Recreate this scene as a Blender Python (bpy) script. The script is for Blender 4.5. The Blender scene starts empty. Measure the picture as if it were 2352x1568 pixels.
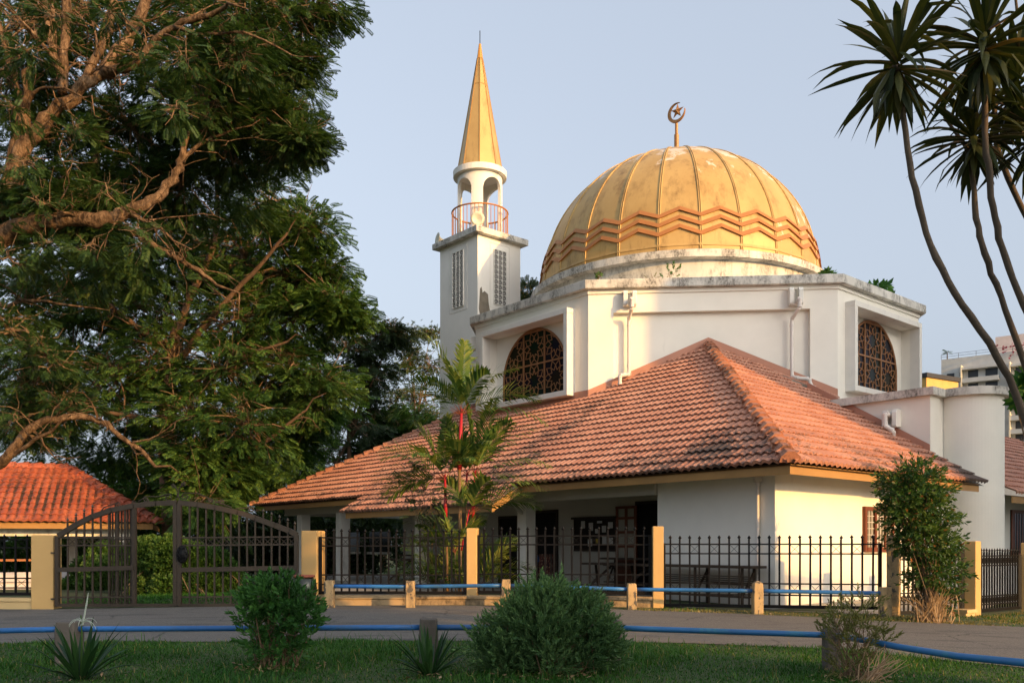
import bpy, math, random
import numpy as np
from mathutils import Vector, Matrix
rng = np.random.default_rng(7)
random.seed(7)
S = bpy.context.scene
COL = S.collection

# ------------------------------------------------------------------ camera, sky, sun, exposure
F_PX, HORIZON, EYE, PW, PH = 2015.0, 1252.0, 1.3, 2352.0, 1568.0     # lens in photo pixels, photo is 2352 x 1568 here
cd = bpy.data.cameras.new('camera')
cam = bpy.data.objects.new('camera', cd); COL.objects.link(cam)
cam.location = (0, 0, EYE); cam.rotation_euler = (math.radians(90), 0, 0)
cd.sensor_width = 36.0; cd.lens = F_PX / PW * 36.0
cd.shift_y = (HORIZON - PH / 2) / PW
cd.clip_start = 0.1; cd.clip_end = 3000
S.camera = cam

SUN_XY = (0.73, -0.683); SUN_EL = math.radians(13.5)
SUN_AZ = math.atan2(SUN_XY[0], SUN_XY[1])
w = bpy.data.worlds.new('World'); S.world = w; w.use_nodes = True
nt = w.node_tree; nt.nodes.clear()
sky = nt.nodes.new('ShaderNodeTexSky'); sky.sky_type = 'NISHITA'; sky.sun_disc = False
sky.sun_elevation = SUN_EL; sky.sun_rotation = SUN_AZ
sky.air_density = 1.0; sky.dust_density = 8.0; sky.ozone_density = 1.6
bg = nt.nodes.new('ShaderNodeBackground'); bg.inputs['Strength'].default_value = 0.15
wo = nt.nodes.new('ShaderNodeOutputWorld')
hz = nt.nodes.new('ShaderNodeHueSaturation'); hz.inputs['Saturation'].default_value = 0.5
nt.links.new(sky.outputs[0], hz.inputs['Color']); hm = nt.nodes.new('ShaderNodeMix'); hm.data_type = 'RGBA'; hm.inputs[0].default_value = 0.45      # the thick, even haze of the photograph
hm.inputs[7].default_value = (1.92, 2.22, 2.72, 1)
nt.links.new(hz.outputs[0], hm.inputs[6]); nt.links.new(hm.outputs[2], bg.inputs[0]); nt.links.new(bg.outputs[0], wo.inputs[0])
ld = bpy.data.lights.new('sun', 'SUN'); ld.energy = 2.25; ld.color = (1.0, 0.54, 0.15); ld.angle = math.radians(0.53)
sun = bpy.data.objects.new('sun', ld); COL.objects.link(sun)
sd = Vector((SUN_XY[0] * math.cos(SUN_EL), SUN_XY[1] * math.cos(SUN_EL), math.sin(SUN_EL)))
sun.rotation_euler = (-sd).to_track_quat('-Z', 'Y').to_euler(); sun.location = (30, -30, 20)
S.view_settings.view_transform = 'Standard'; S.view_settings.look = 'None'
S.view_settings.exposure = 1.25; S.view_settings.gamma = 1.0
S.cycles.max_bounces = 6; S.cycles.diffuse_bounces = 3; S.cycles.transparent_max_bounces = 6
S.cycles.use_denoising = True

# ------------------------------------------------------------------ geometry helpers
def at(u, v, Y):
    return np.array([(u - PW / 2) / F_PX * Y, Y, EYE + (HORIZON - v) / F_PX * Y])
TH = math.radians(49.65)
A = np.array([-math.cos(TH), math.sin(TH), 0.0])      # along the veranda side of the mosque (to the back left)
B = np.array([math.sin(TH), math.cos(TH), 0.0])       # along its other side (to the back right)
UP = np.array([0, 0, 1.0])
C0 = np.array([5.165, 17.23, 0.0])                    # the corner of the walls nearest the camera
def P(a, b, z): return C0 + a * A + b * B + z * UP
def gz(x, y):
    xx = max(-9.0, min(9.0, x))
    z = 0.14 - (0.0011 if xx < 0 else 0.002) * xx * xx + (min(y, 17.0) - 17.0) * 0.013
    if y > 20: z -= (min(y, 40.0) - 20) * 0.022
    return z
def nrm(v):
    v = np.asarray(v, float); return v / (np.linalg.norm(v) + 1e-12)

class MB:
    def __init__(s): s.v = []; s.f = []; s.a = []; s.var = 0.0
    def add(s, vs, fs):
        o = len(s.v); s.v.extend([tuple(map(float, p)) for p in vs])
        for f in fs: s.f.append([i + o for i in f]); s.a.append(s.var)
        return s
    def obox(s, o, ex, ey, ez):
        o, ex, ey, ez = [np.asarray(t, float) for t in (o, ex, ey, ez)]
        if np.dot(np.cross(ex, ey), ez) < 0: ex, ey = ey, ex
        vs = [o, o + ex, o + ex + ey, o + ey, o + ez, o + ex + ez, o + ex + ey + ez, o + ey + ez]
        return s.add(vs, [(3, 2, 1, 0), (4, 5, 6, 7), (0, 1, 5, 4), (1, 2, 6, 5), (2, 3, 7, 6), (3, 0, 4, 7)])
    def box(s, x0, x1, y0, y1, z0, z1): return s.obox((x0, y0, z0), (x1 - x0, 0, 0), (0, y1 - y0, 0), (0, 0, z1 - z0))
    def abox(s, a0, a1, b0, b1, z0, z1): return s.obox(P(a0, b0, z0), (a1 - a0) * A, (b1 - b0) * B, (z1 - z0) * UP)
    def bar(s, p, q, w, h=None, up=UP):
        p, q = np.asarray(p, float), np.asarray(q, float); d = nrm(q - p); h = h or w
        x = np.cross(d, up)
        if np.linalg.norm(x) < 1e-4: x = np.cross(d, (1, 0, 0.3))
        x = nrm(x); y = np.cross(x, d)
        return s.obox(p - x * w / 2 - y * h / 2, x * w, q - p, y * h)
    def tube(s, pts, rs, n=8, caps=True):
        pts = [np.asarray(p, float) for p in pts]
        if np.isscalar(rs): rs = [rs] * len(pts)
        m = len(pts); o = []; prev = None
        for i in range(m):
            d = nrm(pts[min(i + 1, m - 1)] - pts[max(i - 1, 0)])
            if prev is None:
                x = np.cross(d, (0.3, 0.2, 1) if abs(d[2]) < .9 else (1, 0.2, 0)); 
            else: x = prev - d * np.dot(prev, d)
            x = nrm(x); y = np.cross(d, x); prev = x
            for k in range(n):
                t = 2 * math.pi * k / n
                o.append(pts[i] + rs[i] * (math.cos(t) * x + math.sin(t) * y))
        fs = [(i * n + k, i * n + (k + 1) % n, (i + 1) * n + (k + 1) % n, (i + 1) * n + k) for i in range(m - 1) for k in range(n)]
        if caps: fs += [tuple(range(n - 1, -1, -1)), tuple(range((m - 1) * n, m * n))]
        return s.add(o, fs)
    def lathe(s, prof, c=(0, 0, 0), n=32, a0=0.0, a1=2 * math.pi, off=0.0, capb=False, capt=False):
        c = np.asarray(c, float); full = abs(a1 - a0 - 2 * math.pi) < 1e-6
        m = n if full else n + 1; vs = []
        for (r, z) in prof:
            for k in range(m):
                t = off + a0 + (a1 - a0) * k / n
                vs.append(c + np.array([r * math.cos(t), r * math.sin(t), z]))
        fs = []
        for i in range(len(prof) - 1):
            for k in range(n):
                k2 = (k + 1) % m if full else k + 1
                fs.append((i * m + k, i * m + k2, (i + 1) * m + k2, (i + 1) * m + k))
        if capb: fs.append(tuple(range(m - 1, -1, -1)))
        if capt: fs.append(tuple(range((len(prof) - 1) * m, len(prof) * m)))
        return s.add(vs, fs)
    def prism(s, poly, ext):
        ext = np.asarray(ext, float); n = len(poly); poly = [np.asarray(p, float) for p in poly]
        return s.add(poly + [p + ext for p in poly], [tuple(range(n - 1, -1, -1)), tuple(range(n, 2 * n))] + [(i, (i + 1) % n, n + (i + 1) % n, n + i) for i in range(n)])
    def build(s, name, m, parent=None, smooth=False, bevel=0.0, fix=True):
        me = bpy.data.meshes.new(name); me.from_pydata(s.v, [], s.f)
        if fix:
            import bmesh
            bm = bmesh.new(); bm.from_mesh(me); bmesh.ops.recalc_face_normals(bm, faces=bm.faces); bm.to_mesh(me); bm.free()
        if any(s.a):
            at_ = me.attributes.new('var', 'FLOAT', 'FACE'); at_.data.foreach_set('value', np.array(s.a, dtype=np.float32))
        me.materials.append(m)
        if smooth: me.polygons.foreach_set('use_smooth', [True] * len(me.polygons))
        ob = bpy.data.objects.new(name, me); COL.objects.link(ob)
        if parent is not None: ob.parent = parent
        if bevel:
            bv = ob.modifiers.new('bevel', 'BEVEL'); bv.width = bevel; bv.segments = 2; bv.limit_method = 'ANGLE'
        return ob

def quads_obj(name, q, m, parent=None, tri=False):
    """q: (N, 4 or 3, 3) array of loose faces -> one mesh object"""
    q = np.asarray(q, np.float32); n, k, _ = q.shape
    me = bpy.data.meshes.new(name)
    me.vertices.add(n * k); me.vertices.foreach_set('co', q.reshape(-1))
    me.loops.add(n * k); me.loops.foreach_set('vertex_index', np.arange(n * k, dtype=np.int32))
    me.polygons.add(n); me.polygons.foreach_set('loop_start', np.arange(0, n * k, k, dtype=np.int32))
    me.polygons.foreach_set('loop_total', np.full(n, k, dtype=np.int32))
    me.update(calc_edges=True); me.materials.append(m)
    ob = bpy.data.objects.new(name, me); COL.objects.link(ob)
    if parent is not None: ob.parent = parent
    return ob

def place(tpl, pos, d, n, sc):
    """instances of a leaf template (k,4,3): x axis along d, z axis near n"""
    pos, d, n = [np.asarray(t, float) for t in (pos, d, n)]
    X = d / np.linalg.norm(d, axis=1, keepdims=True)
    Y = np.cross(n, X); Y /= (np.linalg.norm(Y, axis=1, keepdims=True) + 1e-9)
    Z = np.cross(X, Y); sc = np.broadcast_to(np.asarray(sc, float), (len(pos),))
    R = np.stack([X, Y, Z], axis=1)
    out = np.einsum('kvi,nij->nkvj', tpl, R) * sc[:, None, None, None] + pos[:, None, None, :]
    return out.reshape(-1, tpl.shape[1], 3)

def thing(name, label, cat, loc=(0, 0, 0), group=None):
    o = bpy.data.objects.new(name, None); COL.objects.link(o)
    o['label'] = label; o['category'] = cat
    if group: o['group'] = group
    return o
def tag(o, label, cat, group=None):
    o['label'] = label; o['category'] = cat
    if group: o['group'] = group
    return o

# ------------------------------------------------------------------ materials
def newmat(name):
    m = bpy.data.materials.new(name); m.use_nodes = True
    t = m.node_tree; t.nodes.clear()
    out = t.nodes.new('ShaderNodeOutputMaterial'); b = t.nodes.new('ShaderNodeBsdfPrincipled')
    t.links.new(b.outputs[0], out.inputs[0]); return m, t, b, out
def N(t, kind, **kw):
    n = t.nodes.new(kind)
    for k, v in kw.items():
        if k in n.inputs: n.inputs[k].default_value = v
        else: setattr(n, k, v)
    return n
def ramp(t, src, stops):
    r = t.nodes.new('ShaderNodeValToRGB'); e = r.color_ramp.elements
    while len(e) < len(stops): e.new(0.5)
    for i, (p, c) in enumerate(stops):
        e[i].position = p; e[i].color = c if len(c) == 4 else (*c, 1)
    t.links.new(src, r.inputs[0]); return r
def mixc(t, fac, c1, c2, mode='MIX'):
    m = t.nodes.new('ShaderNodeMix'); m.data_type = 'RGBA'; m.blend_type = mode
    for sock, v in ((m.inputs[0], fac), (m.inputs[6], c1), (m.inputs[7], c2)):
        if hasattr(v, 'node'): t.links.new(v, sock)
        elif isinstance(v, (int, float)): sock.default_value = v
        else: sock.default_value = (*v, 1) if len(v) == 3 else v
    return m.outputs[2]
def g(x): return (x, x, x, 1)
def pos_noise(t, scale, stretch=(1, 1, 1), detail=5, rough=0.6, coord='pos'):
    if coord == 'pos': src = t.nodes.new('ShaderNodeNewGeometry').outputs['Position']
    else: src = t.nodes.new('ShaderNodeTexCoord').outputs['Object']
    mp = t.nodes.new('ShaderNodeMapping'); mp.inputs['Scale'].default_value = stretch
    t.links.new(src, mp.inputs[0])
    n = N(t, 'ShaderNodeTexNoise', Scale=scale, Detail=detail, Roughness=rough)
    t.links.new(mp.outputs[0], n.inputs[0]); return n.outputs[0]
def bump(t, b, src, strength, dist=0.02):
    bp = N(t, 'ShaderNodeBump', Strength=strength, Distance=dist); t.links.new(src, bp.inputs['Height']); t.links.new(bp.outputs[0], b.inputs['Normal'])

def paint(name, col, rough=0.6, grime=0.0, gcol=(0.10, 0.09, 0.07), gscale=1.6, vstretch=0.25, var=0.06, bmp=0.12, lo=None, metal=0.0, coord='pos', spec=0.3, chip=None):
    m, t, b, o = newmat(name)
    n1 = pos_noise(t, 0.9, coord=coord); n2 = pos_noise(t, gscale, (1, 1, vstretch), 8, 0.68, coord=coord); n3 = pos_noise(t, 28.0, coord=coord)
    dark = tuple(c * (1 - var * 2) for c in col); lite = tuple(min(1, c * (1 + var)) for c in col)
    c = ramp(t, n1, [(0.3, dark), (0.7, lite)]).outputs[0]
    if grime > 0:
        k = 0.72 - 0.3 * grime if lo is None else lo
        mask = ramp(t, n2, [(k, g(0)), (k + 0.16, g(1))]).outputs[0]
        n4 = pos_noise(t, gscale * 9, (1, 1, 0.6), 4, 0.7, coord=coord)
        mask2 = ramp(t, n4, [(0.35, g(0.15)), (0.65, g(1))]).outputs[0]
        mm = mixc(t, 1.0, mask, mask2, 'MULTIPLY')
        mm2 = mixc(t, 1.0, mm, g(min(1, 0.45 + grime * 0.5)), 'MULTIPLY')
        c = mixc(t, mm2, c, gcol)
    if chip:
        n5 = pos_noise(t, 7.0, (1, 1, 0.55), 6, 0.62, coord=coord)
        cm = ramp(t, n5, [(chip[0], g(0)), (chip[0] + 0.02, g(1))]).outputs[0]
        c = mixc(t, cm, c, chip[1])
    t.links.new(c, b.inputs['Base Color']); b.inputs['Roughness'].default_value = rough; b.inputs['Metallic'].default_value = metal
    b.inputs['Specular IOR Level'].default_value = spec
    if bmp: bump(t, b, n3, bmp, 0.01)
    return m

def leafmat(name, c_lo, c_mid, c_hi, trans=0.3, rough=0.55, spots=None):
    m, t, b, out = newmat(name)
    geo = t.nodes.new('ShaderNodeNewGeometry')
    nz = pos_noise(t, 0.55, detail=3); 
    add = N(t, 'ShaderNodeMath', operation='ADD'); ml = N(t, 'ShaderNodeMath', operation='MULTIPLY'); ml.inputs[1].default_value = 0.45
    t.links.new(geo.outputs['Random Per Island'], ml.inputs[0]); t.links.new(nz, add.inputs[0]); t.links.new(ml.outputs[0], add.inputs[1])
    stops = [(0.42, c_lo), (0.72, c_mid), (0.98, c_hi)]
    c = ramp(t, add.outputs[0], stops).outputs[0]
    if spots:
        sp = ramp(t, geo.outputs['Random Per Island'], [(spots[0], g(0)), (spots[0] + 0.004, g(1))]).outputs[0]
        c = mixc(t, sp, c, spots[1])
    t.links.new(c, b.inputs['Base Color']); b.inputs['Roughness'].default_value = rough; b.inputs['Specular IOR Level'].default_value = 0.25
    tr = t.nodes.new('ShaderNodeBsdfTranslucent'); mx = t.nodes.new('ShaderNodeMixShader'); mx.inputs[0].default_value = trans
    tc = mixc(t, 1.0, c, (1.25, 1.2, 0.6), 'MULTIPLY'); t.links.new(tc, tr.inputs[0])
    t.links.new(b.outputs[0], mx.inputs[1]); t.links.new(tr.outputs[0], mx.inputs[2]); t.links.new(mx.outputs[0], out.inputs[0])
    return m

def tile_mat(name, c1, c2, c3, dirt=(0.045, 0.036, 0.03), base=0.55):
    """clay tile: per-tile tone from 'var', dark algae where the 'dirt' attribute and noise agree"""
    m, t, b, o = newmat(name)
    av = N(t, 'ShaderNodeAttribute', attribute_name='var'); ad = N(t, 'ShaderNodeAttribute', attribute_name='dirt')
    c = ramp(t, av.outputs['Fac'], [(0.0, c1), (0.5, c2), (1.0, c3)]).outputs[0]
    nz = pos_noise(t, 1.3, detail=7, rough=0.65); nf = pos_noise(t, 11.0, detail=7, rough=0.75)
    c = mixc(t, ramp(t, nf, [(0.35, g(0)), (0.75, g(0.5))]).outputs[0], c, tuple(x * 0.62 for x in c2))
    s = N(t, 'ShaderNodeMath', operation='ADD'); t.links.new(nz, s.inputs[0]); t.links.new(ad.outputs['Fac'], s.inputs[1])
    s2 = N(t, 'ShaderNodeMath', operation='MULTIPLY_ADD'); s2.inputs[1].default_value = 1.1; t.links.new(nf, s2.inputs[0]); t.links.new(s.outputs[0], s2.inputs[2])
    hf = N(t, 'ShaderNodeMath', operation='MULTIPLY'); hf.inputs[1].default_value = 0.5; t.links.new(s2.outputs[0], hf.inputs[0])
    msk = ramp(t, hf.outputs[0], [(base - 0.03, g(0)), (base + 0.09, g(0.92))])
    vl = N(t, 'ShaderNodeAttribute', attribute_name='valley'); c = mixc(t, ramp(t, vl.outputs['Fac'], [(0.50, g(0)), (1.0, g(0.36))]).outputs[0], c, (0.10, 0.055, 0.04))  # roll hollows browned: settled dirt plus shade painted in to bring out the stripes
    c = mixc(t, msk.outputs[0], c, dirt)
    t.links.new(c, b.inputs['Base Color']); b.inputs['Roughness'].default_value = 0.62; b.inputs['Specular IOR Level'].default_value = 0.35
    bump(t, b, nf, 0.25, 0.01)
    return m

M = {}
M['white'] = paint('white_plaster', (0.85, 0.81, 0.72), 0.7, 0.22, (0.36, 0.33, 0.28), 0.9, 0.22, 0.03)
M['white_grime'] = paint('grimy_white_plaster', (0.70, 0.67, 0.60), 0.75, 1.0, (0.07, 0.064, 0.054), 2.0, 0.5, 0.08, lo=0.42)
M['white_mid'] = paint('weathered_white_plaster', (0.78, 0.75, 0.68), 0.75, 0.55, (0.20, 0.185, 0.16), 1.3, 0.25, 0.05)
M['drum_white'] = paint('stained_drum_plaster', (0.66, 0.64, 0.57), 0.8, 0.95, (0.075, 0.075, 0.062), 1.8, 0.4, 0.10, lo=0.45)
M['tower_white'] = paint('tower_plaster', (0.86, 0.83, 0.76), 0.7, 0.3, (0.40, 0.37, 0.31), 1.2, 0.18, 0.03)
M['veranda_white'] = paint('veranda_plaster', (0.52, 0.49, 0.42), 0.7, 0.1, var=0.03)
M['pink_under'] = paint('salmon_flashing', (0.50, 0.24, 0.16), 0.6, 0.3, (0.22, 0.13, 0.10), var=0.08)
M['gold'] = None
M['fascia'] = paint('ochre_fascia', (0.37, 0.20, 0.065), 0.55, 0.3, (0.20, 0.12, 0.06), var=0.1)
M['orange_trim'] = paint('rust_orange_paint', (0.42, 0.16, 0.035), 0.5, 0.35, (0.16, 0.07, 0.03))
M['cream_post'] = paint('cream_post', (0.58, 0.37, 0.145), 0.65, 0.45, (0.30, 0.22, 0.12), 2.0, 0.5, 0.05)
M['peeling'] = paint('peeling_cream_paint', (0.46, 0.32, 0.16), 0.75, 0.8, (0.09, 0.075, 0.055), 5.0, 0.5, 0.08, coord='obj', chip=(0.555, (0.10, 0.085, 0.07)))
M['old_post'] = paint('old_concrete', (0.13, 0.11, 0.09), 0.9, 0.5, (0.035, 0.03, 0.028), 6.0, 0.5, 0.2, 0.4, chip=(0.62, (0.30, 0.25, 0.18)))
M['plinth'] = paint('dirty_plinth', (0.44, 0.31, 0.17), 0.85, 0.95, (0.035, 0.03, 0.025), 1.6, 0.9, 0.12)
M['plinth_cream'] = paint('cream_plinth', (0.64, 0.46, 0.22), 0.75, 0.4, (0.25, 0.18, 0.10), 2.0, 0.6, 0.06)
M['iron'] = paint('black_iron', (0.006, 0.0056, 0.006), 0.5, 0.0, var=0.1, bmp=0.0, spec=0.2)
M['gate_iron'] = paint('brown_gate_iron', (0.050, 0.034, 0.019), 0.45, 0.6, (0.02, 0.016, 0.012), 5.0, 0.6, 0.2, 0.25, spec=0.5)
M['pipe_blue'] = paint('blue_pipe', (0.025, 0.145, 0.40), 0.45, 0.7, (0.05, 0.10, 0.14), 4.0, 1.0, 0.25, 0.05, spec=0.5)
M['pipe_teal'] = paint('faded_blue_pipe', (0.025, 0.15, 0.36), 0.45, 0.75, (0.05, 0.26, 0.26), 2.2, 1.0, 0.15, 0.05, spec=0.5)
M['pvc'] = paint('white_pvc', (0.74, 0.68, 0.62), 0.45, 0.25, (0.35, 0.30, 0.26), spec=0.5)
M['red_wood'] = paint('red_brown_wood', (0.17, 0.050, 0.022), 0.5, 0.3, (0.05, 0.02, 0.01))
M['dark_wood'] = paint('dark_wood', (0.028, 0.016, 0.010), 0.5, 0.2, (0.01, 0.008, 0.006))
M['furniture'] = paint('dark_bench_wood', (0.060, 0.040, 0.026), 0.55, 0.3, (0.02, 0.015, 0.01))
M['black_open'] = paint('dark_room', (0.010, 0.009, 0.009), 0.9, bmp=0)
M['dark_glass'] = paint('dark_glass', (0.012, 0.013, 0.014), 0.12, bmp=0, spec=0.5)
M['pane'] = paint('frosted_pane', (0.36, 0.34, 0.27), 0.25, bmp=0)
M['paper'] = paint('white_paper', (0.62, 0.60, 0.56), 0.8, bmp=0)
M['paper_yellow'] = paint('yellow_paper', (0.60, 0.42, 0.06), 0.8, bmp=0)
M['cork'] = paint('dark_board', (0.025, 0.018, 0.014), 0.9)
M['towel'] = paint('blue_towel', (0.02, 0.07, 0.20), 0.95)
M['floor'] = paint('veranda_floor', (0.40, 0.37, 0.32), 0.6, 0.3, (0.2, 0.18, 0.15))
M['lattice_dark'] = paint('lattice_shadow', (0.03, 0.022, 0.02), 0.9, bmp=0)
M['bare_cement'] = paint('bare_cement', (0.25, 0.215, 0.165), 0.95, 0.9, (0.10, 0.09, 0.08), 4.0, 0.6, 0.15, 0.4)
M['glaze'] = paint('green_glaze', (0.028, 0.034, 0.022), 0.22, 0.3, (0.06, 0.045, 0.025), 3.0, 0.4, 0.2, 0.05, spec=0.6)
M['terracotta'] = paint('terracotta_rim', (0.28, 0.085, 0.05), 0.7)
M['tile_seat'] = paint('pale_bench_tile', (0.58, 0.54, 0.55), 0.35, 0.2, (0.3, 0.22, 0.2))
M['horn'] = paint('ivory_horn', (0.66, 0.62, 0.48), 0.45, 0.2, (0.4, 0.36, 0.26))
M['apt'] = paint('apartment_render', (0.52, 0.53, 0.52), 0.8, 0.35, (0.34, 0.34, 0.33), 0.25, 0.5, 0.06, 0)
M['apt_pink'] = paint('apartment_pale', (0.66, 0.56, 0.52), 0.8, 0.2, (0.4, 0.36, 0.34), 0.2, 0.5, 0.05, 0)
M['apt_yellow'] = paint('yellow_render', (0.60, 0.36, 0.11), 0.8, 0.2, (0.4, 0.25, 0.1), 0.2, 0.5, 0.05, 0)
M['apt_lit'] = paint('balcony_sunlit_cream', (0.75, 0.68, 0.52), 0.7, 0, bmp=0)  # cream bright enough to stand for sun on balcony edges; air conditioners share it
M['apt_glass'] = paint('apartment_glass', (0.03, 0.035, 0.042), 0.2, bmp=0)
M['apt_dark'] = paint('dark_roofing', (0.045, 0.045, 0.05), 0.8, bmp=0)
M['bark_pale'] = paint('pale_bark', (0.27, 0.17, 0.10), 0.9, 1.0, (0.05, 0.034, 0.02), 4.5, 0.35, 0.25, 1.0, lo=0.46)
def bark_mat(name, c_lo, c_hi):
    m, t, b, o = newmat(name); n1 = pos_noise(t, 7.0, (1, 1, .45), 8, .72); n2 = pos_noise(t, 1.4, detail=4); n3 = pos_noise(t, 26.0, (1, 1, .5), 6, .7)
    c = ramp(t, n1, [(.40, tuple(x * .22 for x in c_lo)), (.50, c_lo), (.66, c_hi)]).outputs[0]
    c = mixc(t, ramp(t, n2, [(.42, g(0)), (.62, g(.65))]).outputs[0], c, tuple(x * .5 for x in c_lo)); c = mixc(t, ramp(t, n3, [(.50, g(0)), (.6, g(.55))]).outputs[0], c, tuple(x * .25 for x in c_lo))
    t.links.new(c, b.inputs['Base Color']); b.inputs['Roughness'].default_value = .95; b.inputs['Specular IOR Level'].default_value = .1; bump(t, b, n1, 1.0, .06); return m
M['bark_pale'] = bark_mat('fissured_pale_bark', (0.17, 0.105, 0.06), (0.33, 0.215, 0.125))
M['bark'] = paint('brown_bark', (0.15, 0.09, 0.055), 0.9, 0.9, (0.04, 0.028, 0.018), 4.0, 0.35, 0.2, 0.9)
M['twig'] = paint('twig', (0.20, 0.13, 0.075), 0.9, 0.3, (0.08, 0.05, 0.03), 8.0, 1, 0.15, 0)
M['drac_bark'] = paint('ringed_stem', (0.11, 0.08, 0.055), 0.85, 0.7, (0.05, 0.04, 0.03), 5.0, 4.0, 0.2, 0.5)
M['red_sheath'] = paint('red_palm_sheath', (0.42, 0.02, 0.028), 0.4, 0.2, (0.3, 0.02, 0.02), var=0.12, bmp=0, spec=0.5)
M['stalk'] = paint('dull_red_stalk', (0.20, 0.055, 0.025), 0.5, bmp=0)
M['palm_stem'] = paint('ringed_palm_stem', (0.22, 0.13, 0.06), 0.7, 0.7, (0.09, 0.09, 0.03), 4.0, 5.0, 0.15, 0.2)
M['crescent'] = paint('bronze_gold', (0.34, 0.16, 0.05), 0.4, 0.35, (0.17, 0.08, 0.03), 3.0, 0.6, 0.1, 0.02, metal=0.35, spec=0.5)
M['yellow_bloom'] = paint('orange_bloom', (0.75, 0.38, 0.06), 0.6, bmp=0)
M['lily_white'] = paint('white_petal', (0.5, 0.56, 0.46), 0.6, bmp=0)
M['magenta'] = leafmat('magenta_bracts', (0.14, 0.01, 0.03), (0.22, 0.018, 0.05), (0.30, 0.03, 0.08))
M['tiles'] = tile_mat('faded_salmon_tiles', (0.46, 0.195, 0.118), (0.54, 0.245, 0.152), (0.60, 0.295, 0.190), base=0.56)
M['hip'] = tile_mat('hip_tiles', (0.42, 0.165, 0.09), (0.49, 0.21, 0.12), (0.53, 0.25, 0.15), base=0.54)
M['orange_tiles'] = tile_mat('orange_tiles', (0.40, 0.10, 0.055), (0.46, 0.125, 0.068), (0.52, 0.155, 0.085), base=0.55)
M['leaf_rain'] = leafmat('rain_tree_leaf', (0.018, 0.044, 0.014), (0.034, 0.076, 0.021), (0.075, 0.125, 0.03), 0.32)
M['leaf_mid'] = leafmat('mid_green_leaf', (0.018, 0.048, 0.013), (0.040, 0.098, 0.022), (0.13, 0.22, 0.04), 0.32)
M['leaf_dark'] = leafmat('dark_leaf', (0.016, 0.03, 0.012), (0.028, 0.05, 0.02), (0.05, 0.08, 0.03), 0.2)
M['leaf_airy'] = leafmat('small_olive_leaf', (0.035, 0.06, 0.022), (0.065, 0.10, 0.03), (0.13, 0.15, 0.05), 0.3)
M['leaf_bright'] = leafmat('bright_leaf', (0.03, 0.075, 0.015), (0.055, 0.125, 0.025), (0.10, 0.19, 0.04), 0.3)
M['leaf_hedge'] = leafmat('hedge_leaf', (0.022, 0.06, 0.010), (0.05, 0.12, 0.02), (0.11, 0.18, 0.04), 0.3)
M['leaf_bush'] = leafmat('bush_leaf', (0.025, 0.085, 0.018), (0.05, 0.15, 0.03), (0.10, 0.24, 0.05), 0.25)
M['leaf_blue'] = leafmat('grey_green_leaf', (0.04, 0.095, 0.036), (0.075, 0.155, 0.058), (0.14, 0.24, 0.085), 0.25)
M['leaf_olive'] = leafmat('olive_shoot', (0.07, 0.085, 0.025), (0.13, 0.14, 0.04), (0.24, 0.23, 0.08), 0.3)
M['leaf_climb'] = leafmat('climber_leaf', (0.02, 0.056, 0.014), (0.044, 0.10, 0.022), (0.13, 0.19, 0.042), 0.3, 0.4, (0.975, (0.30, 0.12, 0.04)))
M['leaf_palm'] = leafmat('palm_leaflet', (0.03, 0.075, 0.018), (0.085, 0.15, 0.03), (0.24, 0.26, 0.06), 0.35, 0.45)
M['leaf_drac'] = leafmat('dracaena_leaf', (0.018, 0.028, 0.010), (0.032, 0.046, 0.015), (0.085, 0.085, 0.022), 0.25, 0.45, (0.95, (0.16, 0.10, 0.03)))
M['leaf_lily'] = leafmat('lily_leaf', (0.010, 0.034, 0.012), (0.018, 0.056, 0.018), (0.036, 0.09, 0.025), 0.2, 0.4)
M['leaf_dry'] = leafmat('dry_stem', (0.16, 0.10, 0.05), (0.26, 0.17, 0.09), (0.40, 0.28, 0.16), 0.1)
M['grass'] = leafmat('grass_blade', (0.016, 0.065, 0.007), (0.03, 0.115, 0.013), (0.08, 0.18, 0.025), 0.3)
M['grass_dry'] = leafmat('dry_grass_blade', (0.12, 0.12, 0.03), (0.22, 0.19, 0.06), (0.38, 0.30, 0.13), 0.3)
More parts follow.
